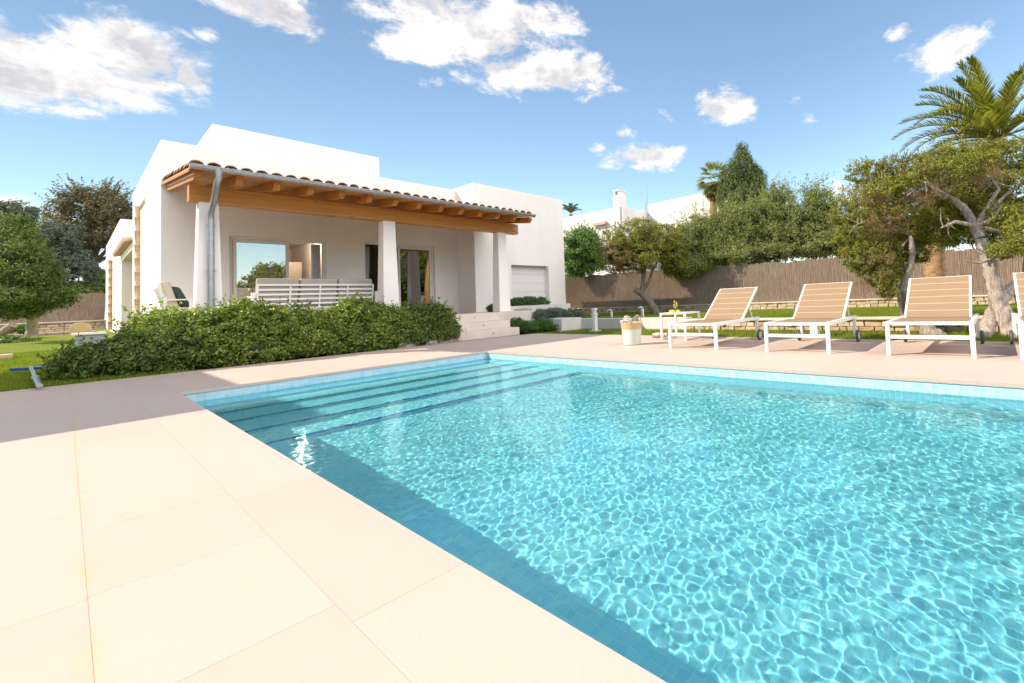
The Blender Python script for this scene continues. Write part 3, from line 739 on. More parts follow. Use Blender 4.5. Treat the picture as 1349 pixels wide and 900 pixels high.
def brush_panel(x, ya, yb, z0, z1f, parent, seed, axis='y', n=2600):
    rng = np.random.default_rng(seed); mb_v = []; mb_f = []
    t = rng.uniform(ya, yb, n); w = rng.uniform(.008, .022, n); lean = rng.normal(0, .03, n); dz = rng.uniform(-.06, .03, n)+.05*rng.random(n)**6+.018*np.sin(t*5.1)+.012*np.sin(t*13); dd = rng.uniform(-.035, 0, n)
    V = np.zeros((n, 6, 3)); zt = np.array([z1f(a) for a in t])+dz
    for k, (s, d) in enumerate(((-1, 0), (0, -1), (1, 0))):
        for j in (0, 1):
            a = t+s*w+(lean if j else 0); b_ = x+dd+d*w*.9-.02; z = zt if j else np.full(n, z0)
            V[:, k+3*j, 0], V[:, k+3*j, 1], V[:, k+3*j, 2] = (b_, a, z) if axis == 'y' else (a, b_, z)
    base = np.arange(n)[:, None]*6; F = np.concatenate([base+np.array([0, 1, 4, 3]), base+np.array([1, 2, 5, 4])])
    np_mesh('brushwood', V.reshape(-1, 3), F, brush_m, parent)
    mb = MB(); N_ = 24
    for i in range(N_):
        a, b_ = ya+(yb-ya)*i/N_, ya+(yb-ya)*(i+1)/N_; za, zb = z1f(a)-.05, z1f(b_)-.05
        if axis == 'y': mb.hexa([(x, a, z0), (x+.05, a, z0), (x+.05, b_, z0), (x, b_, z0), (x, a, za), (x+.05, a, za), (x+.05, b_, zb), (x, b_, zb)])
        else: mb.hexa([(a, x, z0), (b_, x, z0), (b_, x+.05, z0), (a, x+.05, z0), (a, x, za), (b_, x, zb), (b_, x+.05, zb), (a, x+.05, za)])
    mb.build('backing_mat', brush_m, parent)
def ftop(y): return 1.78+.016*(y+3.)+.02*math.sin(y*1.3)
brush_panel(XS+.14, -12.5, 13.5, .46, ftop, fn, 1, 'y', 15000)
for zz_ in (.82, 1.42): MB().tube([(XS+.098, -12.4, zz_), (XS+.095, 0, zz_+.01), (XS+.098, 13.4, zz_+.06)], .006, 5).build('tie_wire', zinc, fn)
for i in range(11): MB().tube([(XS+.22, -12+i*2.5, .2), (XS+.22, -12+i*2.5, ftop(-12+i*2.5)+.03)], .03, 8).build('fence_post', zinc, fn)
# left far fence and wall
YLF = 28.2
fl = thing('brushwood_fence', (-6, YLF, .9), 'shaded dark brown brushwood screen at the back of the left lawn', 'fence')
brush_panel(YLF, -16, .44, .85, lambda a: 2.25, fl, 4, 'x', 9000)
wl_ = thing('stone_wall', (-5, 27.6, .53), 'shaded rough stone wall under the brushwood screen at the back of the left lawn', 'stone wall')
rng = np.random.default_rng(9)
B(-16, .44, 27.68, 28.1, .2, .90).build('wall_core', mortar_m, wl_)
mb = MB(); z = .50
while z < .88:
    x = -14.; ch = rng.uniform(.09, .14)
    while x < .4:
        L = rng.uniform(.14, .42); e = rng.uniform(-.015, .015, 4)
        mb.hexa([(x+.01, 27.64+e[0], z), (x+L-.01, 27.64+e[1], z), (x+L-.01, 27.7, z), (x+.01, 27.7, z), (x+.01, 27.66+e[2], z+ch-.01), (x+L-.01, 27.66+e[3], z+ch-.01), (x+L-.01, 27.7, z+ch-.01), (x+.01, 27.7, z+ch-.01)]); x += L
    z += ch
mb.build('stones', stone_m, wl_, bevel=.012)
B(-16, .44, 27.58, 28.12, .90, .97).build('coping', curb_stone, wl_, bevel=.015)
# paved strip in the far left lawn
def on_lawn(px, py):
    d = ray(px, py); s = (0-EYE[2])/d[2] if d[2] < 0 else 99
    for _ in range(60):
        p = EYE+d*s; zz = lz(p[1]); 
        s = (zz-EYE[2])/d[2] if abs(d[2]) > 1e-6 else s
        s = min(max(s, 1), 60)
    return EYE+d*s
pv = MB()
for i in range(9): pv.box(-3.7+i*.42, -3.7+i*.42+.405, 22.6, 25.2, lz(23)-.05, lz(25)+.035)
struct(pv.build('paved_path', mk_stucco('path_stone', (.40, .32, .26), .2), bevel=.01))

# ------------------------------------------------------------------ loungers
def make_lounger():
    y0, y1 = 0., -.80; X0 = 0.; XR = 1.50; ZS = .365
    t = thing('sun_lounger', (0, 0, 0), '', 'sun lounger', 'beige sun loungers in a row along the pool')
    t2 = .042
    fr = MB()
    for y in (y0, y1):
        fr.bar((X0-.01, y, ZS), (XR, y, ZS), t2*.9, .05)
    fr.bar((X0+.02, y0, ZS), (X0+.02, y1, ZS), .04, .035).bar((XR-.02, y0, ZS), (XR-.02, y1, ZS), .04, .035).bar((.93, y0, ZS-.03), (.93, y1, ZS-.03), .03, .03)
    fr.build('frame', white_metal, t, bevel=.004)
    for y in (y0, y1):
        MB().box(X0-.025, X0+.022, y-.022, y+.022, 0, ZS+.02).build('leg', white_metal, t, bevel=.004)
        MB().box(XR-.10, XR-.06, y-.02, y+.02, .08, ZS-.026).build('leg', white_metal, t, bevel=.004)
    MB().bar((X0, y0-.023, .215), (X0, y1+.023, .215), .03, .042).build('stretcher', white_metal, t, bevel=.003)
    for y in (y0+.038, y1-.038):
        c = (XR-.08, y, .088); w = MB(); n = 22
        for s_, r0 in ((1, 0),):
            prof = [(-.016, .058), (-.018, .078), (-.010, .088), (.010, .088), (.018, .078), (.016, .058)]
            vs = [(c[0]+r_*math.cos(2*math.pi*k/n), c[1]+q_, c[2]+r_*math.sin(2*math.pi*k/n)) for q_, r_ in prof for k in range(n)]
            w.add(vs, [(i*n+k, i*n+(k+1) % n, (i+1)*n+(k+1) % n, (i+1)*n+k) for i in range(len(prof)-1) for k in range(n)], 0, True)
        wh = w.build('wheel', wheel_grey, t)
        MB().tube([(c[0], c[1]-.014, c[2]), (c[0], c[1]+.014, c[2])], .059, 20).build('hub', hub_m, wh)
    MB().box(.02, .90, y1+.022, y0-.022, ZS+.004, ZS+.012).build('seat', sling, t)
    # backrest frame and sling
    HX, TX, TZ = .95, 1.60, .885; d = np.array([TX-HX, 0, TZ-ZS]); L = np.linalg.norm(d); d /= L; nrm = np.array([-d[2], 0, d[0]])
    bf = MB()
    for y in (y0-.045, y1+.045): bf.bar((HX, y, ZS), (TX, y, TZ), .026, .034)
    bf.bar((TX, y0-.03, TZ), (TX, y1+.03, TZ), .026, .026).bar((HX+.35*d[0]*L*.9, y0-.05, ZS+.35*d[2]*L*.9), (HX+.35*d[0]*L*.9, y1+.05, ZS+.35*d[2]*L*.9), .02, .02)
    bk_ = bf.build('backrest_frame', white_metal, t, bevel=.003)
    sg = MB(); ns = 6
    for k in range(ns):
        a = np.array([HX, 0, ZS])+d*L*(k/ns)-nrm*.0+nrm*.012; b_ = np.array([HX, 0, ZS])+d*L*((k+1)/ns)+nrm*.012
        g_ = d*.006
        p = [a+g_, b_-g_]
        ring = []
        for y in (y0-.055, y1+.055):
            ring.append([q_+np.array([0, y, 0]) for q_ in p])
        sg.hexa([ring[0][0]-nrm*.005, ring[1][0]-nrm*.005, ring[1][1]-nrm*.005, ring[0][1]-nrm*.005, ring[0][0]+nrm*.003, ring[1][0]+nrm*.003, ring[1][1]+nrm*.003, ring[0][1]+nrm*.003], 0)
    sg.build('backrest', sling, t)
    sm = MB(); a = np.array([HX, 0, ZS])+nrm*.010; b_ = a+d*L
    e0, e1 = np.array([0, y0-.058, 0]), np.array([0, y1+.058, 0])
    for k in range(1, ns):
        c0 = a+d*L*(k/ns)
        sm.hexa([c0-d*.0065+e0-nrm*.002, c0-d*.0065+e1-nrm*.002, c0+d*.0065+e1-nrm*.002, c0+d*.0065+e0-nrm*.002, c0-d*.0065+e0+nrm*.003, c0-d*.0065+e1+nrm*.003, c0+d*.0065+e1+nrm*.003, c0+d*.0065+e0+nrm*.003])
    sm.build('seam', sling_seam, t)
    for yy in (y0-.06, y1+.06): MB().bar((HX+.30, yy, ZS+.22), (XR-.12, yy, ZS), .02, .02).build('backrest_prop', white_metal, t)
    return t
def copy_tree(o, parent=None):
    c = o.copy(); COL.objects.link(c)
    if parent is not None: c.parent = parent
    for ch in [x for x in bpy.data.objects if x.parent == o]: copy_tree(ch, c)
    return c
pr = make_lounger()
LG = [(4.955, -3.02, 0, 'beige sling lounger beside the small white side table with the drink'), (4.985, -4.58, 0, 'beige sling lounger with a white garden bollard showing under its seat'),
      (5.05, -6.04, 0, 'beige sling lounger in front of the twisted pale juniper trunks'), (5.08, -7.24, 0, 'beige sling lounger cut off by the right edge of the photo')]
for i, (x, y, rz, lab) in enumerate(LG):
    o = pr if i == 0 else copy_tree(pr)
    o.location = (x, y, 0); o['label'] = lab; o.rotation_euler = (0, 0, (0, .012, -.008, .01)[i])

# side table with drink and lemons
ty0, ty1, tx0, tx1, tz = -2.05, -2.62, 6.0, 6.52, .50
tb = thing('side_table', ((tx0+tx1)/2, (ty0+ty1)/2, 0), 'small square white metal side table next to the first lounger', 'side table')
B(tx0, tx1, ty1, ty0, tz-.028, tz).build('table_top', white_metal, tb, bevel=.004)
for x in (tx0+.02, tx1-.02):
    for y in (ty1+.02, ty0-.02): B(x-.018, x+.018, y-.018, y+.018, 0, tz-.029).build('leg', white_metal, tb, bevel=.003)
for yy in (ty0-.02, ty1+.02): MB().bar((tx0+.038, yy, .02), (tx1-.038, yy, .02), .03, .03).build('floor_bar', white_metal, tb)
gc = gz(890, 411.5, tz); gc = np.array([tx0+.16, -2.31, tz])
gl = bpy.data.materials.new('clear_glass'); gl.use_nodes = True; b_ = gl.node_tree.nodes['Principled BSDF']; b_.inputs['Transmission Weight'].default_value = 1; b_.inputs['Roughness'].default_value = .02; b_.inputs['IOR'].default_value = 1.45
lemon_m = simple('lemon_yellow', (.80, .58, .02), .4, .08, 20); drink_m = simple('yellow_drink', (.75, .50, .03), .3, .1, 10)
wg = thing('wine_glass', gc, 'stemmed glass with a yellow drink and lemon slices on the side table', 'glass')
MB().lathe(gc, [(.001, .004), (.034, .004), (.034, .008), (.006, .014), (.005, .075), (.030, .095), (.046, .125), (.044, .165), (.038, .185), (.036, .185), (.042, .163), (.043, .125), (.028, .099), (.001, .088)], 20).build('bowl', gl, wg)
MB().lathe(gc, [(.001, .096), (.026, .101), (.040, .126), (.038, .155), (.001, .156)], 18).build('drink', drink_m, wg)
for pa, pb, rr in (((-.004, .02, .19), (.004, .012, .192), .032), ((-.004, -.02, .17), (.004, -.024, .172), .028)): MB().tube([gc+np.array(pa), gc+np.array(pb)], rr, 16).build('lemon_slice', lemon_m, wg)
for k, (dx_, dy_, lab, rz) in enumerate(((-.04, .075, 'whole yellow lemon lying left of the glass stem on the side table', 1), (-.05, .02, 'yellow lemon lying in front of the glass foot on the side table', 2), (-.03, -.075, 'whole yellow lemon lying right of the glass stem on the side table', 3))):
    p = gc+np.array([dx_, dy_, .026]); mb = MB(); mb.ball(p, (.028, .038, .026), 14); mb.ball(p+np.array([0, .037, 0]), (.008, .010, .008), 8); mb.ball(p-np.array([0, .037, 0]), (.007, .008, .007), 8)
    tag(mb.build('lemon', lemon_m, None, loc=tuple(p-np.array([0, 0, .026]))), lab, 'lemon', 'lemons on the side table')

# basket with towel
bc = np.array([5.20, -2.03, 0.])
bt = thing('basket', bc, 'two tone woven basket, pale mint below and straw above, standing on the deck', 'basket')
straw = simple('straw_weave', (.62, .40, .20), .8, .2, 40, bmp=.5); mint = simple('mint_weave', (.60, .64, .56), .8, .05, 40, bmp=.5)
def rings(p0, p1, r0, r1, n, m, amp=.004):
    pr_ = []
    for k in range(m+1):
        u = k/m; pr_.append((r0+(r1-r0)*u+amp*(1 if k % 2 else -1), p0+(p1-p0)*u))
    return pr_
MB().lathe(bc, [(.001, .004), (.150, .004)]+rings(.01, .27, .158, .182, 28, 22), 28, sx=.85, sy=1.0).build('lower_body', mint, bt)
MB().lathe(bc, rings(.27, .39, .182, .200, 28, 10, .005)+[(.190, .392), (.180, .28)], 28, sx=.85, sy=1.0).build('upper_rim', straw, bt)
for sx_ in (-1, 1):
    hp = [bc+np.array([sx_*.165, -.10, .37]), bc+np.array([sx_*.15, -.075, .46]), bc+np.array([sx_*.14, -.02, .50]), bc+np.array([sx_*.15, .035, .46]), bc+np.array([sx_*.165, .06, .37])]
    MB().tube(hp, .012, 8).build('handle', straw, bt)
tw = MB(); rng = np.random.default_rng(3)
for k in range(5):
    c = bc+np.array([-.02+.03*rng.normal(), .085+.02*k*(-.4), .385+.022*k]); tw.ball(c, (.07-.004*k, .085-.008*k, .028), 14)
for i in range(len(tw.v)):
    p = np.array(tw.v[i]); p += .010*np.sin(p[[1, 2, 0]]*70); tw.v[i] = tuple(p)
towel_m, nt, b_ = new_mat('striped_towel'); w_ = nt.nodes.new('ShaderNodeTexWave'); w_.inputs['Scale'].default_value = 14; nt.links.new(coords(nt, (1, 1, .6)), w_.inputs[0]); nt.links.new(ramp(nt, w_.outputs[1], [(.5, (.80, .80, .82)), (.8, (.33, .38, .62))]), b_.inputs['Base Color']); b_.inputs['Roughness'].default_value = .95
tag(tw.build('towel', towel_m, None, loc=tuple(bc+np.array([0, .08, .37]))), 'crumpled white and blue striped towel stuffed in the woven basket', 'towel')
# rolled towel / bag on the deck
rp = gz(862, 447); rp = np.array([6.45, -1.72, 0])
mb = MB()
for k in range(3): mb.tube([(rp[0]-.11, rp[1]+.12, .045+.0*k), (rp[0]+.05, rp[1]-.13, .045)], .045-.012*k, 14)
mb.ball((rp[0]-.02, rp[1]+.04, .05), (.10, .11, .05), 12)
tag(mb.build('folded_bag', simple('pale_canvas', (.55, .47, .40), .9, .1, 12, bmp=.4), None, loc=tuple(rp)), 'small soft pale canvas bag lying between the basket and the side table', 'bag')

# ------------------------------------------------------------------ garden lamps
lampw = simple('lamp_white', (.70, .69, .68), .5, .03)
def bollard(px, py_b, zb, x, h, w, label, hood=False):
    p = gx(px, py_b, x); y = p[1]; t = thing('bollard_lamp', (x, y, zb), label, 'garden lamp', 'white bollard lamps in the garden')
    if hood:
        B(x-w/2, x+w/2, y-w/2, y+w/2, zb, zb+h-.03).build('post', lampw, t, bevel=.006)
        mb = MB().tube([(x, y-.01, zb+h-.04), (x-.01, y, zb+h-.005), (x-.04, y+.03, zb+h+.015), (x-.10, y+.09, zb+h-.01)], [w*.5, w*.52, w*.5, w*.3], 10); mb.build('lamp_head', simple('lamp_grey', (.45, .45, .46), .4, .03), t)
    else:
        B(x-.12, x+.12, y-.12, y+.12, zb, zb+.035).build('foot_plate', curb_stone, t, bevel=.006)
        B(x-w/2, x+w/2, y-w/2, y+w/2, zb+.035, zb+h*.72).build('post', lampw, t, bevel=.005)
        B(x-w/2-.02, x+w/2+.02, y-w/2-.02, y+w/2+.02, zb+h*.72, zb+h*.76).build('collar', lampw, t, bevel=.004)
        B(x-w/2+.01, x+w/2-.01, y-w/2+.01, y+w/2-.01, zb+h*.76, zb+h*.92).build('lamp_lens', simple('lamp_frosted', (.6, .6, .6), .3, .02), t)
        B(x-w/2-.006, x+w/2+.006, y-w/2-.006, y+w/2+.006, zb+h*.92, zb+h).build('cap', lampw, t, bevel=.004)
    return t
bollard(784, 437, 0, 7.49, .60, .105, 'square white bollard lamp with a frosted top in front of the low white wall')
bollard(806, 425, ZL2, 10.2, .26, .06, 'left one of the two thin hooded bollard lamps on the upper lawn behind the basket', True)
bollard(847, 424, ZL2, 10.0, .31, .07, 'thin white hooded bollard lamp on the upper lawn, close to the leaning juniper trunk', True)
bp = gz(1074, 444.5); bollard(1074, 444.5, 0, 7.15, .42, .13, 'stout white bollard lamp half hidden under the second lounger')

# ------------------------------------------------------------------ porch furniture
sx0_, sx1_ = 1.55, 3.74; sy = 4.72
sf = thing('sofa', ((sx0_+sx1_)/2, sy+.4, ZT), 'three seat outdoor sofa seen from behind, white slatted back with greige cushions', 'sofa')
fb = MB(); zb0, zb1 = ZT+.30, ZT+.86; lean = .13
def bp_(x, z, o=0.): return (x, sy+.05-lean*(z-zb0)/(zb1-zb0)-o, z)
for k in range(6):
    z = zb0+.02+k*(zb1-zb0-.07)/5; fb.bar(bp_(sx0_+.05, z), bp_(sx1_-.05, z), .018, .040)
for k in range(5):
    x = sx0_+.05+k*(sx1_-sx0_-.1)/4; fb.bar(bp_(x, zb0-.05), bp_(x, zb1-.04), .03, .028, (0, 1, 0))
fb.build('slatted_back', white_metal, sf, bevel=.003)
MB().box(sx0_, sx1_, sy+.02, sy+.86, ZT+.26, ZT+.33).build('seat_frame', white_metal, sf, bevel=.005)
for x in (sx0_-.04, sx1_+.01):
    mb = MB().box(x, x+.06, sy-.02, sy+.05, ZT, ZT+.66).box(x, x+.06, sy+.80, sy+.87, ZT, ZT+.60).box(x, x+.06, sy+.051, sy+.80, ZT+.56, ZT+.60); mb.build('arm', white_metal, sf, bevel=.005)
for k in range(3):
    a = sx0_+.04+k*(sx1_-sx0_-.08)/3; b2 = a+(sx1_-sx0_-.08)/3-.015
    mb = MB(); z0, z1 = ZT+.44, ZT+.95
    def q(z, o_): return sy+.07-lean*(z-zb0)/(zb1-zb0)+o_
    mb.hexa([(a, q(z0, 0), z0), (b2, q(z0, 0), z0), (b2, q(z0, .17), z0), (a, q(z0, .17), z0), (a, q(z1, 0.02), z1), (b2, q(z1, 0.02), z1), (b2, q(z1, .15), z1), (a, q(z1, .15), z1)])
    mb.build('back_cushion', cushion_m, sf, bevel=.035, seg=4)
    B(a, b2, sy+.15, sy+.84, ZT+.332, ZT+.46).build('seat_cushion', cushion_m, sf, bevel=.03, seg=3)
# armchair
ac = np.array([.98, 5.35, ZT]); at_ = thing('armchair', ac, 'white garden armchair with cream cushions at the left end of the porch', 'armchair')
a0 = gy(214, 392, 5.35)[0]+.02; a1 = gy(247, 392, 5.35)[0]
mb = MB()
mb.bar((a0+.02, 5.0, ZT), (a0-.02, 5.0, ZT+.62), .04, .04, (0, 1, 0)).bar((a0+.06, 5.7, ZT), (a0, 5.7, ZT+.62), .04, .04, (0, 1, 0)).bar((a1, 5.0, ZT), (a1, 5.0, ZT+.56), .04, .04, (0, 1, 0)).bar((a1, 5.7, ZT), (a1, 5.7, ZT+.56), .04, .04, (0, 1, 0))
mb.bar((a0-.03, 5.0, ZT+.56), (a1+.02, 5.0, ZT+.56), .05, .025).bar((a0-.03, 5.7, ZT+.56), (a1+.02, 5.7, ZT+.56), .05, .025).box(a0, a1, 5.02, 5.68, ZT+.27, ZT+.31)
for k in range(5): mb.bar((a0+.05, 5.06+k*.14, ZT+.30), (a0-.10, 5.06+k*.14, ZT+.80), .03, .02, (0, 1, 0))
mb.build('frame', white_metal, at_, bevel=.004)
B(a0+.08, a1-.02, 5.05, 5.66, ZT+.312, ZT+.42).build('seat_cushion', cushion_l, at_, bevel=.03, seg=3)
mb = MB(); mb.hexa([(a0+.04, 5.05, ZT+.42), (a0+.17, 5.05, ZT+.42), (a0+.17, 5.62, ZT+.42), (a0+.04, 5.62, ZT+.42), (a0-.08, 5.07, ZT+.90), (a0+.05, 5.07, ZT+.90), (a0+.05, 5.60, ZT+.90), (a0-.08, 5.60, ZT+.90)]); mb.build('back_cushion', cushion_l, at_, bevel=.04, seg=4)
mb = MB(); x = a0+.20; mb.hexa([(x, 5.1, ZT+.43), (x+.14, 5.1, ZT+.42), (x+.14, 5.5, ZT+.42), (x, 5.5, ZT+.43), (x-.14, 5.12, ZT+.82), (x-.02, 5.12, ZT+.80), (x-.02, 5.48, ZT+.80), (x-.14, 5.48, ZT+.82)])
tag(mb.build('pillow', green_fab, None, bevel=.04, seg=4, loc=(x, 5.3, ZT+.42)), 'dark green pillow leaning on the cream cushions of the armchair', 'pillow')

# ------------------------------------------------------------------ things on the left lawn
bh = thing('pool_brush', gz(40, 486), 'blue pool brush head on a grey pole lying on the lawn', 'pool brush')
p0, p1 = gz(16, 487, .075), gz(64, 484, .075); pm0 = (p0+p1)/2; pe = gz(52, 508, .06)
blue_p = simple('blue_plastic', (.02, .07, .28), .4, .1); brs = MB().bar(p0, p1, .09, .05); brs.build('brush_head', blue_p, bh, bevel=.01)
MB().bar(p0+np.array([0, 0, -.01]), p1+np.array([0, 0, -.01]), .03, .03).build('bristles', simple('bristle_grey', (.25, .27, .3), .8), bh)
mid = pm0*.4+pe*.6; MB().tube([pm0+np.array([0, 0, .02]), mid], .020, 10).tube([mid, pe], .027, 10).tube([mid-.0*pe, mid+(pe-mid)*.12], .035, 10).build('pole', simple('grey_aluminium', (.45, .47, .48), .35, .05, 8, .6), bh)
sp_ = on_lawn(6, 473); tag(MB().box(sp_[0]-.9, sp_[0]+.10, sp_[1]-.18, sp_[1]+.25, sp_[2]-.02, sp_[2]+.10).build('stone_slab', simple('beige_slab', (.55, .42, .31), .8, .15, 4, bmp=.4), None, bevel=.012, loc=tuple(sp_)), 'flat beige stone block lying on the lawn at the left edge', 'stone block')
rk = on_lawn(108, 449); rk = np.array([gy(106, 440, 22.)[0], 22., lz(22)])
mb = MB(); pts = []
h_ = gy(106, 424.6, 22.)[2]-lz(22)+.0
for k in range(9):
    t = math.pi*k/8; pts.append((rk[0]-.27*math.cos(t), rk[2]+h_-.22+.22*math.sin(t)))
prof = [(rk[0]-.27, rk[2]-.05)]+pts+[(rk[0]+.27, rk[2]-.05)]; n = len(prof)
mb.add([(a_, 22., z_) for a_, z_ in prof]+[(a_, 22.3, z_) for a_, z_ in prof], [tuple(range(n)), tuple(range(n, 2*n))[::-1]]+[(k, k+n, (k+1) % n+n, (k+1) % n) for k in range(n)])
tag(mb.build('rounded_stone', simple('yellow_sandstone', (.62, .47, .27), .85, .1, 4, bmp=.4), None, bevel=.02, loc=tuple(rk)), 'upright yellowish stone with a rounded top at the far end of the left lawn', 'standing stone')
# pale outdoor table half hidden by the shrub
tp = on_lawn(112, 458); yt = 11.5; xa, xb = gy(94, 440, yt)[0], gy(140, 440, yt)[0]; ztp = gy(110, 438.5, yt)[2]
ot = thing('garden_bench', ((xa+xb)/2, yt, lz(yt)), 'white bench with a blue grey side, partly hidden behind the left end of the shrubs', 'bench')
B(xa, xb, yt, yt+.55, ztp-.06, ztp).build('seat', simple('bench_white', (.72, .72, .73), .6, .05), ot, bevel=.01)
B(xa+.06, xb, yt+.05, yt+.5, lz(yt), ztp-.061).build('base', simple('bench_blue_grey', (.28, .33, .38), .7, .08), ot, bevel=.01)
# small pale building glimpsed behind the left trees
# ------------------------------------------------------------------ shrubs by the terrace
def ell(px, py, y, rx, ry, rz): p = gy(px, py, y); return (p[0], p[1], p[2], rx, ry, rz)
sh1 = thing('shrub', (-.2, 3.2, 0), 'low dark shrub in the shade, forming the left end of the planting along the deck', 'shrub', 'leafy shrubs between the deck and the terrace')
cl = [(-.35, 3.35, .22, .42, .45, .30), (.05, 3.2, .28, .50, .42, .36), (.42, 3.15, .30, .45, .36, .40), (-.62, 3.65, .16, .28, .4, .24)]
foliage('foliage', cl, sh1, L_pine, 900, 34, .11, .052, 21, zmin=.0, corek=.66, sh=(110, .20, 12))
sh2 = thing('shrub', (1.3, 3.1, 0), 'tall bright green leafy shrub below the left porch column, catching the sun', 'shrub', 'leafy shrubs between the deck and the terrace')
cl = [(.40, 3.5, .60, .40, .40, .30), (.75, 3.2, .45, .46, .42, .50), (1.12, 3.25, .58, .34, .42, .48), (1.55, 3.2, .50, .5, .42, .44), (1.9, 3.2, .42, .42, .42, .48), (.18, 3.9, .60, .35, .3, .34), (1.2, 3.0, .25, .7, .26, .28)]
foliage('foliage', cl, sh2, L_shrub, 1900, 36, .12, .053, 22, zmin=.0, corek=.66, sh=(230, .22, 12))
sh3 = thing('shrub', (2.9, 3.1, 0), 'mid green leafy shrub with pale tips, in front of the sofa', 'shrub', 'leafy shrubs between the deck and the terrace')
cl = [(2.35, 3.2, .40, .44, .42, .44), (2.75, 3.2, .56, .36, .42, .48), (3.15, 3.25, .54, .42, .40, .42), (3.5, 3.15, .42, .45, .38, .42), (2.9, 3.02, .22, .8, .24, .28)]
foliage('foliage', cl, sh3, L_shrub, 1450, 36, .12, .053, 23, zmin=.0, corek=.66, sh=(180, .20, 12))
sh4 = thing('shrub', (4.5, 3.1, 0), 'dark green shrub closing the row next to the entrance steps', 'shrub', 'leafy shrubs between the deck and the terrace')
cl = [(3.72, 3.0, .22, .35, .22, .26), (3.85, 3.2, .40, .42, .38, .42), (4.15, 3.15, .46, .36, .36, .42), (4.45, 3.12, .50, .30, .30, .36), (4.52, 3.05, .28, .42, .30, .30), (4.1, 3.02, .2, .5, .24, .24)]
foliage('foliage', cl, sh4, L_pine, 1100, 36, .11, .052, 24, zmin=.0, corek=.66, sh=(150, .22, 12))
rng = np.random.default_rng(91); nlf = 150
lp = np.stack([rng.uniform(-.9, 5.0, nlf), 2.70-np.abs(rng.normal(0, .13, nlf)), np.full(nlf, .006)], 1)
lv_, lf_ = leaf_quads(lp, np.tile([0, 0, 1.], (nlf, 1)), .035, .5, rng, .12)
tag(np_mesh('leaf_litter', lv_, lf_, L_brown), 'dry fallen leaves scattered on the deck along the foot of the shrubs', 'fallen leaves', kind='stuff')
# low planting right of the steps
lb = thing('low_bush', (7.0, 3.0, 0), 'rounded low bright green bush right of the entrance steps', 'bush')
foliage('foliage', [(6.95, 3.05, .14, .34, .34, .18), (7.35, 2.95, .16, .42, .36, .20), (6.72, 3.35, .20, .25, .25, .22), (7.65, 2.7, .12, .30, .30, .16)], lb, L_low, 1500, 18, .06, .035, 31, zmin=.0, asp=.4)
lv = thing('lavender_bush', (8.1, 3.6, .3), 'grey green lavender like bush spilling over the pale low wall', 'bush')
foliage('foliage', [(7.75, 3.75, .42, .34, .34, .20), (8.25, 3.6, .44, .40, .36, .19), (8.7, 3.3, .42, .36, .3, .17)], lv, L_lav, 1300, 18, .06, .045, 32, zmin=.25, asp=.22, updir=(0, 0, 1.2))
p1_ = thing('planter_bush', (8.6, 5.0, .6), 'dark green bush in the planter in front of the garage door', 'bush', 'bushes in the white planter')
foliage('foliage', [(7.9, 4.95, .78, .36, .24, .22), (8.4, 4.98, .80, .4, .24, .22), (8.85, 5.0, .78, .34, .24, .20)], p1_, L_low, 900, 16, .06, .045, 33, zmin=.5)
p2_ = thing('planter_bush', (7.3, 5.0, .6), 'small dark bush by the wall, glimpsed left of the right porch column', 'bush', 'bushes in the white planter')
foliage('foliage', [(7.10, 4.9, .70, .26, .2, .12), (7.4, 4.95, .76, .18, .2, .2)], p2_, L_low, 420, 14, .055, .045, 34, zmin=.55)

# ------------------------------------------------------------------ trees
def limb(mb, pts, r0, r1, n=9, seed=0, wob=.12):
    rng = np.random.default_rng(seed); pts = [np.array(p, float) for p in pts]; P = []; Rr = []
    for i in range(len(pts)-1):
        for k in range(5):
            u = k/5; P.append(pts[i]*(1-u)+pts[i+1]*u+rng.normal(0, .02, 3)*r0*3); Rr.append(0)
    P.append(pts[-1]); Rr.append(0); m = len(P)
    Rr = [r0+(r1-r0)*(i/(m-1)) for i in range(m)]
    mb.tube(P, Rr, n, wob=wob, rng=rng)
def branches(mb, a, tips, r, seed, sub=3):
    rng = np.random.default_rng(seed); a = np.array(a, float)
    for tpt in tips:
        t_ = np.array(tpt, float); L = np.linalg.norm(t_-a); m = (a+t_)/2+rng.normal(0, .10, 3)*L
        limb(mb, [a, m, t_], r, r*.25, 6, int(rng.integers(1e6)), .08)
        for _ in range(sub):
            u = rng.uniform(.4, .95); p = m*(1-u)+t_*u; e = p+rng.normal(0, .28, 3)*L*.7; limb(mb, [p, (p+e)/2+rng.normal(0, .04, 3)*L, e], r*.28, r*.07, 4, int(rng.integers(1e6)), 0)
def E(px, py, d, rpx, rpy, rd=None):
    p = gd(px, py, d); rx, rz = rpx/FPX*d, rpy/FPX*d; return (p[0], p[1], p[2], rx, rd or rx, rz)

# small leaning juniper on the upper lawn
D = 16.6
tj = thing('juniper_tree', gz(866, 415, ZL2), 'small leaning juniper with a twisted grey trunk and flat bushy crown before the brushwood fence', 'tree')
mb = MB(); q_ = lambda px, py, d=D: gd(px, py, d)
limb(mb, [q_(867, 417), q_(856, 398), q_(846, 388), q_(836, 381)], .17, .10, 10, 1)
limb(mb, [q_(846, 388), q_(847, 372), q_(849, 355), q_(843, 338)], .10, .05, 9, 2)
limb(mb, [q_(846, 384), q_(855, 371), q_(859, 358), q_(866, 345)], .07, .035, 8, 3)
branches(mb, q_(843, 338), [q_(815, 318), q_(835, 305), q_(860, 308), q_(880, 325), q_(805, 340)], .045, 4, 2)
mb.build('trunk', bark_grey, tj)
cl = [E(815, 322, D, 27, 22), E(842, 310, D, 30, 20), E(870, 318, D, 28, 22), E(888, 336, D, 20, 16), E(808, 342, D, 20, 16), E(855, 335, D-.3, 30, 18), E(830, 345, D, 22, 14), E(898, 350, D, 12, 10)]
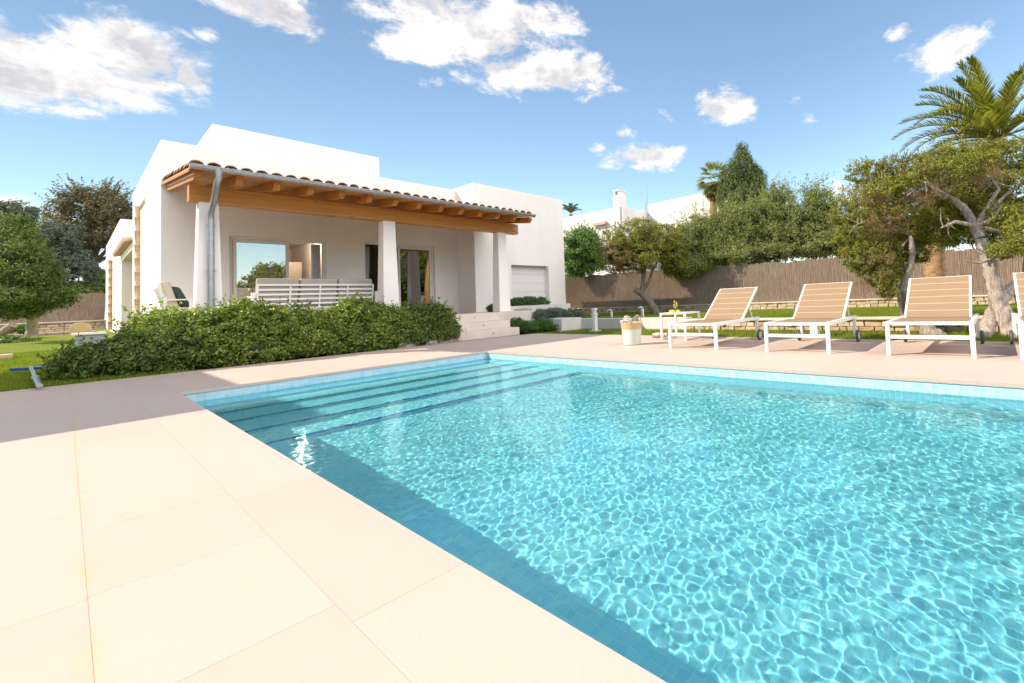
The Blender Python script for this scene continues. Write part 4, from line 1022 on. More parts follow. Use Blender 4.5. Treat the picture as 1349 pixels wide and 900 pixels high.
foliage('crown', cl, tj, L_junip, 620, 62, .20, .065, 41, asp=.45, corek=.45, sh=(220, .30, 16))
foliage('crown', [E(815, 332, D-.5, 22, 16), E(832, 350, D-.4, 20, 12)], tj, L_brown, 160, 22, .14, .07, 42, asp=.35, corek=0)

# round shrub and hedge behind the fence
rs_ = thing('round_shrub', gd(768, 395, 21.5), 'dense round bright green shrub between the house and the juniper, rising above the fence', 'shrub')
foliage('crown', [E(765, 325, 20.6, 24, 22), E(778, 340, 20.6, 18, 22), E(760, 345, 20.6, 20, 18), E(772, 318, 20.6, 16, 16)], rs_, L_round, 420, 60, .24, .09, 43, asp=.5, sh=(160, .40, 14))
MB().tube([gd(768, 395, 21.5), gd(768, 345, 21.5)], [.12, .07], 8).build('trunk', bark_grey, rs_)
def behind(px, seed, tops, label, mat=L_olive, d=19.3, n=1500, size=.11, kind='oleander_shrub', group='shrubs growing behind the brushwood fence'):
    t = thing(kind, gd(px, 400, d), label, 'shrub', group)
    foliage('crown', tops, t, mat, int(n*.45), 50, .25, size, seed, asp=.28, corek=.5, sh=(n//6, .7, 16))
    mb = MB(); rng = np.random.default_rng(seed)
    for k in range(6):
        c = tops[rng.integers(len(tops))]; base = gd(px+rng.uniform(-12, 12), 395, d); limb(mb, [base, (base+np.array(c[:3]))/2+rng.normal(0, .1, 3), np.array(c[:3])], .05, .02, 6, int(rng.integers(1e6)))
    mb.build('stems', bark_grey, t); return t
behind(905, 51, [E(900, 325, 17.9, 24, 24), E(890, 340, 17.7, 18, 16), E(918, 310, 18.2, 22, 24), E(920, 335, 17.7, 20, 16), E(905, 352, 17.3, 34, 12)], 'bushy grey green shrub above the fence, directly right of the leaning juniper')
behind(958, 52, [E(945, 310, 18, 26, 26), E(968, 300, 18.2, 24, 30), E(955, 335, 17.6, 32, 16), E(985, 320, 17.8, 20, 22), E(960, 340, 17.3, 40, 12)], 'wide olive green shrub above the fence at the foot of the cypress')
behind(1015, 53, [E(1003, 290, 18.4, 26, 32), E(1025, 268, 18.6, 20, 24), E(1018, 315, 18, 28, 24), E(1040, 300, 18, 22, 32), E(1015, 335, 17.4, 36, 12)], 'tall loose olive green shrub above the fence, right of the cypress')
behind(1075, 54, [E(1062, 300, 17.4, 24, 30), E(1083, 275, 17.2, 20, 24), E(1095, 305, 17, 24, 26), E(1070, 262, 17.4, 10, 12), E(1075, 325, 17, 34, 16), E(1100, 320, 17, 30, 18)], 'open reddish tipped oleander above the fence, left of the big juniper', n=1300)
behind(742, 55, [E(748, 372, 22.8, 12, 10), E(757, 368, 22.8, 10, 8)], 'little bright green bush peeping over the fence beside the house corner', L_round, 22.8, 260, .1)
behind(1150, 56, [E(1135, 315, 16.6, 26, 18), E(1165, 310, 16.4, 26, 20), E(1150, 295, 16.8, 22, 16)], 'leafy shrub above the fence, glimpsed through the left half of the big juniper', n=800, d=17.5)
behind(1215, 57, [E(1200, 310, 16.2, 26, 20), E(1235, 305, 16, 28, 22), E(1215, 322, 15.8, 30, 10)], 'leafy shrub above the fence behind the thick palm trunk', L_round, n=800, d=17)
behind(1300, 58, [E(1275, 302, 15.8, 28, 20), E(1310, 298, 15.6, 30, 24), E(1350, 295, 15.4, 30, 26)], 'leafy shrub above the right end of the fence, behind the pale crossing trunks', n=900, d=16.5)
# cypress
cy = thing('cypress_tree', gd(978, 395, 22), 'dark green conical cypress rising above the shrubs and the white neighbouring house', 'tree')
DC = 21.5
cl = [E(979, 205, DC, 9, 16), E(978, 222, DC, 17, 20), E(966, 240, DC, 20, 24), E(990, 240, DC, 20, 24), E(977, 262, DC, 30, 30), E(975, 295, DC, 32, 34), E(961, 262, DC, 16, 26), E(1000, 262, DC, 12, 24)]
foliage('crown', cl, cy, L_cyp, 2600, 22, .13, .10, 61, asp=.28, updir=(0, 0, 1.6), stretch=(1, 1, 2.6), squash=1., corek=.78, jit=.4)
MB().tube([gd(978, 398, DC), gd(978, 300, DC)], [.22, .15], 9).build('trunk', bark_grey, cy)

# palms
def frond(root, az, el0, L, droop, parent, mat, seed, nl=46, lw=.30, wid=.028, fan=False):
    rng = np.random.default_rng(seed); P = []; h = np.array([math.cos(az), math.sin(az), 0.]); p = np.array(root, float); e = el0; m = 22; T = []
    for i in range(m):
        P.append(p.copy()); d = h*math.cos(e)+np.array([0, 0, 1.])*math.sin(e); T.append(d); p = p+d*L/m; e -= droop/m*(.5+1.2*i/m)
    side = np.cross(h, [0, 0, 1.]); V = []; Fq = []
    mb = MB().tube(P, [.022*(1-i/m)+.005 for i in range(m)], 5)
    V = [np.array(v) for v in mb.v]; Fq = [f for f in mb.f if len(f) == 4]
    for k in range(nl):
        u = .10+.90*k/nl; i = min(int(u*(m-1)), m-2); f_ = u*(m-1)-i; c = P[i]*(1-f_)+P[i+1]*f_; d = T[i]; up = np.cross(side, d)
        ll = lw*math.sin(math.pi*min(1., .12+u*.80))**.6*rng.uniform(.85, 1.1)
        for s in (-1, 1):
            ang = rad(52-26*u)+rng.normal(0, .06); dirv = d*math.cos(ang)+side*s*math.sin(ang)+up*(.38+rng.normal(0, .08)); dirv /= np.linalg.norm(dirv)
            w = np.cross(dirv, up); w /= np.linalg.norm(w); w = w*wid*.5
            mid = c+dirv*ll*.5; tip = c+dirv*ll+np.array([0, 0, -.10*ll]); b = len(V)
            V += [c-w*.6, c+w*.6, mid+w, mid-w, tip]; Fq += [(b, b+1, b+2, b+3)]; Fq += [(b+3, b+2, b+4, b+4)]
    quads = [f for f in Fq if f[2] != f[3]]; tris = [f[:3] for f in Fq if f[2] == f[3]]
    me = bpy.data.meshes.new('frond'); o_ = off(parent); me.from_pydata([tuple(v-o_) for v in V], [], quads+tris); me.update()
    return link_mesh('frond', me, mat, parent)
DP = 11.0
pt = thing('date_palm', gd(1234, 396, DP), 'date palm with arching green fronds above the large juniper at the right edge', 'palm tree')
mb = MB(); base = gd(1234, 398, DP); crown = gd(1314, 188, DP)
tr = [base, gd(1233, 372, DP), gd(1231, 345, DP), gd(1231, 322, DP), gd(1245, 290, DP), gd(1275, 245, DP), gd(1303, 210, DP), crown]
Pk = []; Rk = []; rng = np.random.default_rng(8)
for i in range(len(tr)-1):
    for k in range(6):
        u = k/6; Pk.append(tr[i]*(1-u)+tr[i+1]*u); Rk.append(.215+.018*(k % 2))
mb.tube(Pk, Rk, 14, wob=.05, rng=rng); mb.build('trunk', bark_palm, pt)
MB().ball(crown-np.array([0, 0, .12]), (.24, .24, .26), 14).build('crown_heart', bark_palm, pt)
camd = M[0]  # lateral direction of the site seen from the pool
for k, (az, el, L, dr) in enumerate([(a_, e_, l_, d_) for a_, e_, l_, d_ in
    [(2.5, .45, 2.2, 1.5), (2.3, .75, 2.4, 1.6), (2.0, 1.0, 2.1, 1.1), (2.75, .2, 2.6, 1.2), (1.6, 1.15, 2.2, .9), (3.1, .6, 2.0, 1.3), (3.4, .9, 2.1, 1.2), (2.2, .15, 2.1, 1.2), (1.8, .55, 2.2, 1.4), (2.6, 1.15, 1.9, .9), (1.2, 1.3, 2.4, .8), (3.9, 1.2, 2.2, .9), (.6, 1.1, 2.3, 1.1),
     (5.6, 1.1, 2.4, 1.1), (5.2, .7, 2.4, 1.3), (4.6, .9, 2.2, 1.3), (4.1, .5, 2.0, 1.4), (0.2, .6, 2.3, 1.4), (5.9, .4, 2.2, 1.5), (.9, .6, 2.2, 1.4), (1.3, .3, 2.2, 1.4), (3.6, .25, 1.9, 1.4), (4.9, .3, 2.1, 1.4), (2.45, 1.35, 2.1, .6), (5.5, 1.35, 2.2, .6), (2.9, .95, 2.2, 1.5), (2.15, .35, 2.4, 1.5), (2.0, .6, 2.5, 1.3), (2.65, .55, 2.6, 1.2), (2.4, .95, 2.4, 1.1), (3.0, .35, 2.3, 1.2), (1.75, .85, 2.3, 1.2), (2.85, 1.2, 2.2, .8)]]):
    frond(crown+np.array([math.cos(az)*.12, math.sin(az)*.12, .12]), az, el, L, dr, pt, L_palm, 100+k, 52, .36, .030)
fp = thing('fan_palm', gd(940, 398, 25), 'fan palm with a shaggy head partly hidden behind the cypress', 'palm tree')
MB().tube([gd(940, 398, 25), gd(940, 240, 25)], [.22, .2], 10).build('trunk', bark_palm, fp)
cr = gd(941, 236, 25); rng = np.random.default_rng(77); V = []; Fk = []
for k in range(70):
    az = rng.uniform(0, 6.28); el = rng.uniform(-1.1, 1.2); d = np.array([math.cos(az)*math.cos(el), math.sin(az)*math.cos(el), math.sin(el)]); c = cr+d*.55
    s = np.cross(d, [0, 0, 1.]); s /= np.linalg.norm(s)+1e-6
    for j in range(13):
        t = (j-6)/6*1.25; dd = d*math.cos(t)+s*math.sin(t); tip = c+dd*.62+np.array([0, 0, -.10]); w = np.cross(dd, d*.3+np.array([.1, .2, .9])); w /= np.linalg.norm(w)+1e-6; b = len(V); mid = c+dd*.32
        V += [c, mid+w*.028, tip, mid-w*.028]; Fk.append((b, b+1, b+2, b+3))
np_mesh('fronds', np.array(V), np.array(Fk), L_olive, fp)
foliage('dead_fronds', [(cr[0], cr[1], cr[2]-.75, .45, .45, .5)], fp, L_brown, 160, 14, .15, .25, 78, asp=.12, updir=(0, 0, 1.5), corek=.6, core_mat=core_tw)
sp2 = thing('distant_palm', gd(752, 392, 42), 'top of a small distant palm above the house corner and the neighbouring roof', 'palm tree')
MB().tube([gd(752, 392, 42), gd(752, 282, 42)], .2, 8).build('trunk', bark_palm, sp2)
for k in range(11):
    frond(gd(752, 281, 42), k*.571, .9+.25*math.sin(k*3), 1.15, 1.0, sp2, L_grey, 200+k, 26, .42, .06)

# large sprawling juniper at the right
tb_ = gz(1328, 452); 
bj = thing('large_juniper', tb_, 'large sprawling old juniper with pale twisted crossing trunks behind the right loungers', 'tree')
mb = MB(); D1 = 6.75; q1 = lambda px, py, d=D1: gd(px, py, d)
limb(mb, [q1(1336, 452, 6.5), q1(1329, 430, 6.6), q1(1318, 405, 6.7), q1(1309, 375, 6.75), q1(1300, 340, 6.8), q1(1292, 315, 6.85)], .125, .085, 12, 11, .2)
limb(mb, [q1(1292, 315, 6.85), q1(1283, 294, 6.95), q1(1268, 272, 7.1), q1(1245, 258, 7.2), q1(1220, 240, 7.3)], .082, .04, 11, 12, .18)
limb(mb, [q1(1294, 450, 6.55), q1(1303, 425, 6.75), q1(1316, 400, 6.95), q1(1332, 380, 7.2), q1(1362, 358, 7.5)], .11, .07, 12, 13, .2)
limb(mb, [q1(1238, 452, 7.0), q1(1222, 432, 7.1), q1(1206, 408, 7.3), q1(1189, 382, 7.5)], .14, .075, 12, 14, .2)
limb(mb, [q1(1189, 382, 7.5), q1(1198, 355, 7.5), q1(1202, 335, 7.6), q1(1200, 310, 7.7)], .065, .04, 10, 15, .16)
limb(mb, [q1(1186, 385, 7.5), q1(1190, 412, 7.5), q1(1193, 425, 7.5)], .06, .04, 8, 16, .15)
limb(mb, [q1(1302, 342, 6.8), q1(1312, 339, 6.6), q1(1290, 347, 6.5), q1(1272, 344, 6.4)], .028, .010, 6, 17)
branches(mb, q1(1200, 310, 7.7), [q1(1130, 300, 7.8), q1(1150, 340, 7.6), q1(1120, 270, 7.9), q1(1170, 260, 7.6), q1(1215, 280, 7.4), q1(1140, 240, 7.8)], .022, 20, 7)
branches(mb, q1(1220, 240, 7.3), [q1(1160, 225, 7.4), q1(1130, 250, 7.6), q1(1190, 270, 7.0), q1(1250, 215, 7.2), q1(1150, 280, 7.1), q1(1120, 300, 7.2)], .018, 21, 8)
branches(mb, q1(1285, 298, 6.9), [q1(1320, 270, 6.8), q1(1349, 240, 6.9), q1(1300, 230, 7.0), q1(1349, 300, 6.6), q1(1240, 300, 6.6)], .04, 22, 5)
mb.build('trunk', bark_pale, bj)
A = [E(1190, 240, 6.9, 26, 12), E(1160, 250, 7.0, 24, 12), E(1225, 225, 6.9, 24, 14), E(1140, 275, 7.2, 22, 14), E(1255, 225, 6.8, 26, 16), E(1285, 215, 6.8, 26, 16), E(1180, 275, 7.0, 20, 12), E(1130, 230, 7.8, 16, 14), E(1150, 225, 7.7, 20, 16), E(1180, 222, 7.7, 24, 15), E(1210, 218, 7.6, 24, 14), E(1240, 212, 7.6, 24, 18), E(1270, 205, 7.5, 26, 18), E(1300, 205, 7.4, 28, 22), E(1335, 205, 7.4, 28, 24),
     E(1110, 285, 7.8, 16, 16), E(1118, 262, 7.8, 16, 13), E(1130, 305, 7.7, 22, 16), E(1110, 315, 7.6, 12, 10), E(1310, 245, 7.2, 30, 24), E(1345, 250, 7., 28, 28), E(1320, 285, 6.8, 24, 20), E(1345, 300, 6.6, 26, 24), E(1240, 235, 7.6, 20, 15), E(1365, 215, 7.2, 26, 26), E(1275, 300, 7.4, 18, 12), E(1262, 290, 7.8, 26, 18), E(1300, 265, 7.8, 30, 24), E(1205, 245, 8.0, 40, 20), E(1165, 245, 8.0, 34, 18)]
foliage('crown', A, bj, L_junip, 2500, 54, .082, .033, 71, asp=.45, corek=0, shell=.6, sh=(700, .12, 14))
B2_ = [E(1140, 345, 7.5, 26, 18), E(1165, 365, 7.4, 20, 16), E(1130, 330, 7.6, 24, 12), E(1160, 335, 7.7, 24, 20), E(1180, 350, 7.9, 18, 20), E(1170, 385, 7.3, 12, 8), E(1250, 265, 7.3, 20, 14), E(1230, 285, 7.3, 24, 12), E(1205, 300, 7.8, 26, 16), E(1210, 330, 8.0, 16, 18), E(1290, 270, 7.2, 16, 16), E(1325, 330, 6.5, 22, 10), E(1345, 325, 6.4, 18, 12), E(1250, 315, 7.4, 18, 10)]
foliage('crown', B2_, bj, L_junip, 1150, 52, .082, .033, 72, asp=.45, corek=0, shell=.6, sh=(350, .12, 14))
Cc = [E(1160, 265, 7.7, 34, 26), E(1190, 290, 7.8, 34, 26), E(1150, 310, 7.8, 30, 22), E(1220, 265, 7.6, 28, 20), E(1270, 240, 7.5, 30, 18), E(1300, 275, 7.2, 24, 18), E(1145, 375, 7.5, 18, 10), E(1240, 290, 8.1, 40, 22), E(1180, 320, 8.1, 30, 20)]
foliage('dry_twigs', Cc, bj, L_brown, 1500, 26, .085, .042, 73, asp=.18, corek=0, shell=.35)
foliage('dry_twigs', [E(1170, 290, 7.0, 26, 16), E(1205, 268, 6.9, 24, 14), E(1235, 250, 6.8, 20, 12), E(1150, 262, 7.1, 20, 12), E(1300, 235, 6.7, 20, 12), E(1160, 350, 7.2, 18, 14), E(1210, 232, 6.9, 20, 8)], bj, L_brown, 520, 26, .07, .038, 75, asp=.16, corek=0, shell=.4, sh=(260, .18, 16))
# back mass that closes the crown
foliage('inner_crown', [E(1165, 300, 8.6, 60, 55, .5), E(1290, 250, 8.2, 70, 50, .5), E(1225, 290, 8.6, 50, 40, .5)], bj, L_junip, 1900, 26, .12, .045, 74, asp=.4, corek=0, shell=.3)

# ------------------------------------------------------------------ left trees
def tree(name, px, py, d, clumps, mat, label, seed, n, nl, rc, size, bark, trunk_r=.15, cat='tree', top=None, core_=.55, group=None, asp=.4, sh=None):
    base = gd(px, py, d); t = thing(name, base, label, cat, group); mb = MB()
    tips = [np.array(c[:3]) for c in clumps]; cen = np.mean(tips, axis=0); fork = base*.45+cen*.55
    limb(mb, [base, base*.7+fork*.3+np.array([.05, 0, 0]), fork], trunk_r, trunk_r*.6, 10, seed)
    branches(mb, fork, tips, trunk_r*.38, seed+1, 3); mb.build('trunk', bark, t)
    foliage('crown', clumps, t, mat, n, nl, rc, size, seed+2, asp=asp, corek=core_, sh=sh); return t
tree('pine_tree', 42, 441, 14.5, [E(22, 305, 14.5, 13, 18), E(18, 330, 14.3, 22, 18), E(38, 336, 14.2, 17, 14), E(15, 362, 14, 26, 20), E(48, 362, 14.1, 20, 14), E(73, 388, 14.3, 14, 9), E(35, 392, 13.9, 34, 14), E(4, 388, 13.9, 22, 16), E(-20, 350, 14.2, 24, 40), E(64, 396, 14.2, 22, 10), E(20, 408, 13.9, 24, 9)],
     L_pine, 'bright green bushy tree on the left lawn with a short pale trunk', 301, 850, 64, .25, .075, bark_pale, .14, core_=.35, sh=(260, .34, 20))
lg = on_lawn(20, 436); mb = MB(); limb(mb, [gd(-30, 452, 15.5), gd(0, 440, 15.5), gd(18, 428, 15.5)], .16, .10, 10, 77)
tag(mb.build('fallen_log', bark_pale, None, loc=tuple(gd(0, 440, 15.5))), 'pale fallen log lying under the left trees', 'log')
tree('holm_oak', 122, 415, 30, [E(100, 285, 30, 26, 24), E(125, 270, 30, 30, 22), E(150, 280, 30, 24, 20), E(110, 310, 30, 30, 20), E(145, 305, 30, 26, 20), E(162, 300, 30, 12, 24), E(90, 325, 30, 20, 20), E(130, 262, 30, 20, 14)],
     L_dark, 'tall dark brownish tree behind the far fence, beside the left end of the house', 310, 1150, 30, .36, .15, bark_dark, .32, core_=0, sh=(260, .9, 22))
tree('holm_oak', 70, 410, 27, [E(60, 330, 27, 26, 26), E(85, 345, 27, 24, 22), E(75, 310, 27, 22, 20), E(100, 360, 27, 22, 18)],
     L_grey, 'dull grey green tree between the bright tree and the tall dark tree', 320, 900, 24, .24, .15, bark_dark, .2, core_=.3)
tree('holm_oak', 5, 410, 24, [E(-5, 290, 24, 28, 24), E(18, 282, 24, 20, 16), E(20, 310, 24, 26, 18), E(-20, 320, 24, 30, 30)],
     L_grey, 'grey green tree at the left edge, rising behind the bright green tree', 330, 1100, 24, .22, .14, bark_dark, .2, core_=.4)
for k, (px, py, d, rx, ry, m_, lab) in enumerate(((70, 388, 27, 26, 14, L_pine, 'dark hedge bush above the left end of the far fence'), (110, 385, 27, 22, 13, L_pine, 'dark bush over the far fence below the tall dark tree'), (130, 372, 29, 12, 16, L_yel, 'yellow green bush next to the rear corner of the house'), (95, 402, 25.5, 24, 8, L_pine, 'low dark bush hanging over the middle of the far fence'))):
    t = thing('hedge_bush', gd(px, py+12, d), lab, 'bush', 'bushes over the far left fence')
    foliage('crown', [E(px, py, d, rx, ry), E(px+rx*.5, py+3, d, rx*.6, ry*.8)], t, m_, 420, 22, .2, .13, 340+k)
fl_ = thing('flower_clump', gd(14, 447, 15), 'tuft of leafy green ground plants at the foot of the bright tree', 'plant')
foliage('foliage', [E(12, 452, 14.5, 26, 7), E(-10, 450, 14.5, 20, 9), E(28, 434, 16, 14, 5)], fl_, L_round, 420, 20, .10, .07, 350, corek=.5)

# ------------------------------------------------------------------ neighbour's white house
DN = 27.
c0 = gd(820.5, 272, DN); xA = c0[0]; yA = c0[1]; zA = c0[2]
xs_a = xA
l0 = gx(740, 285.6, xA); y_far = l0[1]+6
nh = thing('neighbour_house', (xA, yA, .3), 'white flat roofed neighbouring house with a chimney beyond the brushwood fence', 'house')
mb = MB()
def boxz(x0, x1, y0, y1, z0, z1a, z1b): mb.hexa([(x0, y0, z0), (x1, y0, z0), (x1, y1, z0), (x0, y1, z0), (x0, y0, z1a), (x1, y0, z1a), (x1, y1, z1b), (x0, y1, z1b)])
boxz(xA, xA+7, yA, y_far, .3, zA, (l0[2]))
mb.build('wall', stucco_far, nh, bevel=.03)
c1 = gy(853, 270, yA+.0); xB_ = c1[0]; c2 = gx(943, 253.5, xB_)
mb = MB(); boxz(xB_, xB_+6, c2[1]-.7, c1[1]-.01, .3, c2[2]+.15, c1[2]); mb.build('wall', stucco_far, nh, bevel=.03)
ch = gx(814.5, 300, xA-.02); cw = .24; zt = gx(814, 250.5, xA)[2]
mb = MB().box(xA-.12, xA+.55, ch[1]-cw, ch[1]+cw, .3, zt-.35); chn = mb.build('chimney', stucco_far, nh, bevel=.02)
MB().box(xA-.06, xA+.5, ch[1]-cw*.8, ch[1]-cw*.4, zt-.349, zt-.08).box(xA-.06, xA+.5, ch[1]+cw*.4, ch[1]+cw*.8, zt-.349, zt-.08).box(xA-.10, xA+.52, ch[1]-cw*.95, ch[1]+cw*.95, zt-.079, zt).build('chimney_cap', stucco_far, chn, bevel=.015)
wz = gx(792, 296, xA-.01); B(xA-.25, xA-.002, wz[1]-.55, wz[1]+.55, wz[2]-.05, wz[2]+.12).build('awning', simple('beige_awning', (.45, .36, .28), .8), nh)
for px in (852.6, 851.2): pass
ant = gd(852.3, 300, 26.5); an = thing('antenna_mast', ant, 'thin grey antenna mast on the neighbouring roof', 'antenna')
MB().tube([ant, gd(852.3, 241, 26.5)], [.045, .02], 6).tube([gd(850.3, 300, 26.5), gd(850.3, 268, 26.5)], [.02, .015], 6).build('mast', zinc, an)
B(*[float(v) for v in (gd(843, 370, 26)[0], gd(843, 370, 26)[0]+.1, gd(843, 370, 26)[1], gd(843, 370, 26)[1]+.1, .3, .5)]).build('bracket', zinc, an)

# ------------------------------------------------------------------ beyond the left edge: the building whose shadow lies on the deck
ob = thing('outbuilding', (-6.5, 6., 0), 'white flat roofed outbuilding left of the pool deck', 'outbuilding')
MB().box(-9.0, -3.38, 2.15, 8.2, -.05, 4.05).build('wall', stucco, ob, bevel=.01)
MB().box(-8.0, -6.9, 2.11, 2.148, .1, 2.2).build('door', simple('grey_door', (.2, .22, .24), .5), ob)
MB().box(-9.03, -3.35, 2.12, 8.23, 4.052, 4.14).build('coping', curb_stone, ob)
# garden on the far side of the pool (mirrored by the glass doors)
for k, (x, y, s, m_, lab) in enumerate(((-1., -24, 1.7, L_yel, 'bushy yellow green tree beyond the near end of the pool'), (4.2, -26, 1.5, L_junip, 'wide juniper beyond the near end of the pool'), (8.8, -24, 1.3, L_yel, 'round pale green tree beyond the near end of the pool'), (12.5, -22, 2.0, L_yel, 'tall light green tree beyond the near right corner of the pool'), (17., -19, 1.9, L_yel, 'spreading tree beyond the right end of the garden'), (-6, -25, 2., L_junip, 'large juniper beyond the near left of the deck'))):
    t = thing('garden_tree', (x, y, 0), lab, 'tree', 'trees beyond the near end of the pool'); mb = MB(); limb(mb, [(x, y, -.1), (x+.1, y, 1.2), (x, y, 2.2)], .2, .12, 8, k); mb.build('trunk', bark_grey, t)
    foliage('crown', [(x, y, 2.1*s, 1.5*s, 1.2*s, 1.2*s), (x+1.2*s, y, 1.5*s, 1.1*s, 1*s, 1.2*s), (x-1.2*s, y, 1.4*s, 1.1*s, 1*s, 1.*s), (x, y, 3.1*s, .8*s, .8*s, .6*s), (x+.8*s, y, .6*s, 1.4*s, .8*s, .7*s), (x-.8*s, y, .6*s, 1.4*s, .8*s, .7*s)], t, m_, 1100, 18, .3, .2, 400+k, corek=.8)

# ------------------------------------------------------------------ light and sky
KX, KY = .93, .90
sd = Vector((-KX, KY, 1)).normalized(); el = math.asin(sd.z)
wd = bpy.data.worlds.new('World'); sc.world = wd; wd.use_nodes = True; nt = wd.node_tree
bg = nt.nodes['Background']
sky = nt.nodes.new('ShaderNodeTexSky'); sky.sky_type = 'NISHITA'; sky.sun_disc = False; sky.sun_elevation = el; sky.sun_rotation = math.atan2(sd.x, sd.y)
sky.altitude = 0; sky.air_density = 1.0; sky.dust_density = 0.; sky.ozone_density = 2.2
tc = nt.nodes.new('ShaderNodeTexCoord').outputs['Generated']
def vmath(op, a, b=None, out=0):
    n = nt.nodes.new('ShaderNodeVectorMath'); n.operation = op
    for s, v in zip(n.inputs, (a, b)):
        if v is None: continue
        if hasattr(v, 'is_output'): nt.links.new(v, s)
        else: s.default_value = v
    return n.outputs['Value'] if op in ('DOT_PRODUCT', 'LENGTH') else n.outputs[0]
CL = [(70, 88, 150, 42, .9), (170, 75, 95, 50, .9), (30, 100, 90, 40, .9), (250, 100, 40, 34, .7), (110, 35, 40, 22, .55), (90, 145, 50, 14, .45), (345, 8, 75, 30, .9), (400, 22, 30, 16, .5), (275, 45, 16, 9, .35),
      (560, 15, 85, 40, .9), (620, 40, 100, 42, .9), (690, 25, 70, 34, .8), (540, 62, 60, 22, .7), (715, 98, 88, 32, .95), (660, 90, 45, 25, .7), (555, 105, 22, 9, .4), (615, 158, 9, 7, .35),
      (955, 142, 34, 26, .8), (850, 207, 58, 17, .85), (790, 195, 14, 8, .4), (1245, 65, 55, 26, .85), (1190, 40, 26, 12, .5), (1228, 106, 18, 7, .4), (875, 155, 14, 14, .3), (1068, 158, 14, 8, .35), (1050, 130, 16, 6, .25), (25, 275, 45, 18, .6), (80, 285, 30, 16, .7), (-40, 60, 90, 60, .9), (1280, 200, 60, 16, .55), (820, 175, 22, 10, .3), (870, 65, 14, 8, .3), (1120, 250, 50, 22, .4)]
acc = None; lowacc = None
for (px, py, rx, ry, w) in CL:
    c = ray(px, py); c = c/np.linalg.norm(c); e1 = ray(px+rx, py); e1 = e1/np.linalg.norm(e1)-c; e2 = ray(px, py-ry); e2 = e2/np.linalg.norm(e2)-c
    # shears are removed: tangent axes of the sky dome, horizontal and upward
    t1 = np.cross(c, [0, 0, 1.]); t1 /= np.linalg.norm(t1); t2 = np.cross(t1, c); r1 = 1.12*abs(e1@t1); r2 = 1.12*abs(e2@t2)
    rel = vmath('SUBTRACT', tc, tuple(c))
    a_ = vmath('DOT_PRODUCT', rel, tuple(t1/r1)); b_ = vmath('DOT_PRODUCT', rel, tuple(t2/r2)); cc = vmath('DOT_PRODUCT', rel, tuple(c*3.))
    comb = nt.nodes.new('ShaderNodeCombineXYZ'); nt.links.new(a_, comb.inputs[0]); nt.links.new(b_, comb.inputs[1]); nt.links.new(cc, comb.inputs[2])
    ln_ = vmath('LENGTH', comb.outputs[0]); v = maths(nt, 'MULTIPLY', maths(nt, 'SUBTRACT', 1.22, ln_), w)
    v = maths(nt, 'MINIMUM', maths(nt, 'MULTIPLY', v, 1.5), 1.15)
    acc = v if acc is None else maths(nt, 'MAXIMUM', acc, v)
def cnoise(vec, s, d=9, r=.6, dist=.25):
    n = nt.nodes.new('ShaderNodeTexNoise'); n.inputs['Scale'].default_value = s; n.inputs['Detail'].default_value = d; n.inputs['Roughness'].default_value = r; n.inputs['Distortion'].default_value = dist
    nt.links.new(vec, n.inputs['Vector']); return n.outputs[0]
st_ = nt.nodes.new('ShaderNodeMapping'); st_.inputs['Scale'].default_value = (1, 1, 1.9); nt.links.new(tc, st_.inputs[0])
of = nt.nodes.new('ShaderNodeMapping'); of.inputs['Scale'].default_value = (1, 1, 1.9); of.inputs['Location'].default_value = tuple(0.030*np.array([sd.x, sd.y, sd.z*1.9])+np.array([0, 0, .03])); nt.links.new(tc, of.inputs[0])
n1 = cnoise(st_.outputs[0], 11., 12, .66); n2 = cnoise(of.outputs[0], 11., 12, .66)
dens = maths(nt, 'ADD', acc, maths(nt, 'MULTIPLY', maths(nt, 'SUBTRACT', n1, .55), 3.4))
mr = nt.nodes.new('ShaderNodeMapRange'); mr.interpolation_type = 'SMOOTHSTEP'; mr.inputs['From Min'].default_value = .05; mr.inputs['From Max'].default_value = .80; nt.links.new(dens, mr.inputs['Value'])
gate = nt.nodes.new('ShaderNodeMapRange'); gate.inputs['From Min'].default_value = -.12; gate.inputs['From Max'].default_value = .08; nt.links.new(acc, gate.inputs['Value'])
cm = maths(nt, 'MULTIPLY', mr.outputs[0], gate.outputs[0], clamp=True)
sh = nt.nodes.new('ShaderNodeMapRange'); sh.inputs['From Min'].default_value = -.10; sh.inputs['From Max'].default_value = .14
nt.links.new(maths(nt, 'SUBTRACT', n1, n2), sh.inputs['Value'])
thick = nt.nodes.new('ShaderNodeMapRange'); thick.inputs['From Min'].default_value = .5; thick.inputs['From Max'].default_value = 1.1; thick.inputs['To Min'].default_value = 1.; thick.inputs['To Max'].default_value = .55; nt.links.new(dens, thick.inputs['Value'])
lit = maths(nt, 'ADD', maths(nt, 'MULTIPLY', sh.outputs[0], .55), maths(nt, 'MULTIPLY', thick.outputs[0], .45))
ccol = ramp(nt, lit, [(.15, (2.1, 2.08, 2.35)), (.45, (3.1, 3.05, 3.1)), (.8, (4.3, 4.15, 4.0))])
SKY_TINT = (1.02, 1.0, .89)
skc = mix(nt, 1., sky.outputs[0], SKY_TINT, 'MULTIPLY')
near = nt.nodes.new('ShaderNodeMapRange'); near.interpolation_type = 'SMOOTHSTEP'; near.inputs['From Min'].default_value = .1; near.inputs['From Max'].default_value = .95; near.inputs['To Min'].default_value = 1.; near.inputs['To Max'].default_value = .52
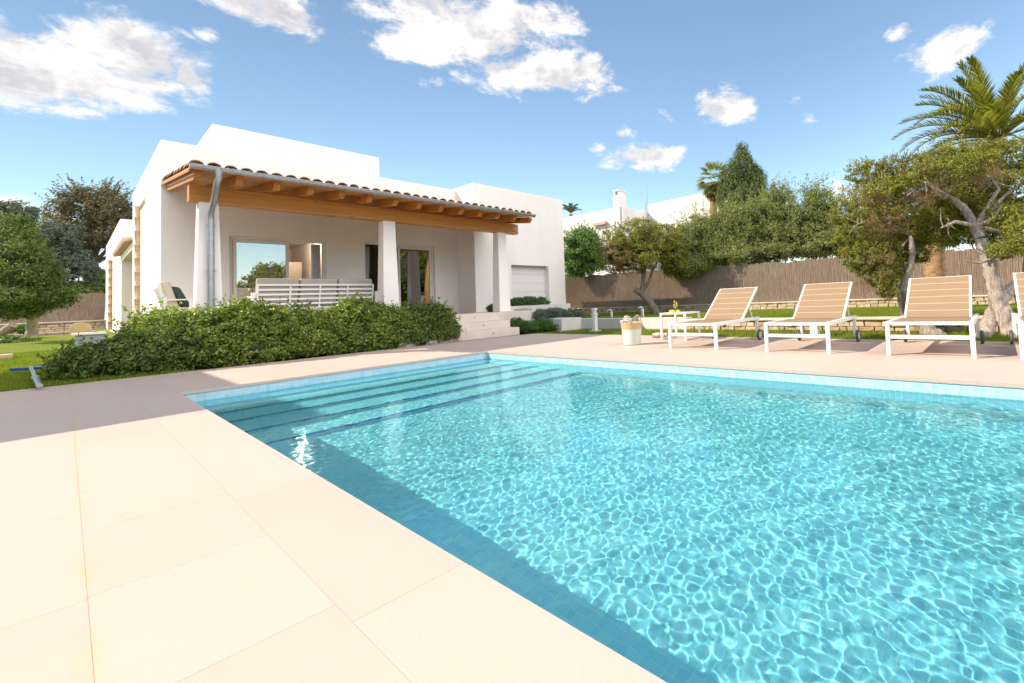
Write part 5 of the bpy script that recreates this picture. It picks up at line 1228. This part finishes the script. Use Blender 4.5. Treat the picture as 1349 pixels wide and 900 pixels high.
nt.links.new(vmath('DOT_PRODUCT', tc, tuple(sd)), near.inputs['Value'])
skc = mix(nt, 1., skc, near.outputs[0], 'MULTIPLY')
# unseen cloud bank added behind the camera, bright fill for the shaded facades
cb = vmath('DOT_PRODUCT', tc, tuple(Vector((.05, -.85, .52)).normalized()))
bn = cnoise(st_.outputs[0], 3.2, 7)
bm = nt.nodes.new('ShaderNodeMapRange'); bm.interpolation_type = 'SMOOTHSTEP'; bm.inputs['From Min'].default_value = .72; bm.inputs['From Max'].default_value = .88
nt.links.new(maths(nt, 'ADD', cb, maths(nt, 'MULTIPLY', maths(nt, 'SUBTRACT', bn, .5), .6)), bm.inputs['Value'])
allc = mix(nt, cm, skc, ccol)
upz = nt.nodes.new('ShaderNodeSeparateXYZ'); nt.links.new(tc, upz.inputs[0]); gz_ = nt.nodes.new('ShaderNodeMapRange'); gz_.interpolation_type = 'SMOOTHSTEP'; gz_.inputs['From Min'].default_value = .20; gz_.inputs['From Max'].default_value = .34; nt.links.new(upz.outputs[2], gz_.inputs['Value'])
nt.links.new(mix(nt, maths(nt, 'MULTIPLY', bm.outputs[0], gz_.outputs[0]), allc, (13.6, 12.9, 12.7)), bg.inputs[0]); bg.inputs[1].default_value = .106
ld = bpy.data.lights.new('sun', 'SUN'); ld.energy = 2.75; ld.angle = rad(.5); ld.color = (1, .87, .72); ld.cycles.is_caustics_light = True
l = bpy.data.objects.new('sun', ld); COL.objects.link(l); l.rotation_euler = sd.to_track_quat('Z', 'Y').to_euler(); l.location = (-20, 16, 20)

sc.view_settings.view_transform = 'Standard'; sc.view_settings.look = 'None'; sc.view_settings.gamma = 1; sc.view_settings.exposure = 1.38
sc.cycles.caustics_refractive = True; sc.cycles.caustics_reflective = False; sc.cycles.blur_glossy = .3
sc.cycles.max_bounces = 10; sc.cycles.transparent_max_bounces = 12; sc.cycles.diffuse_bounces = 4; sc.cycles.glossy_bounces = 4; sc.cycles.transmission_bounces = 6
sc.cycles.sample_clamp_indirect = 6.
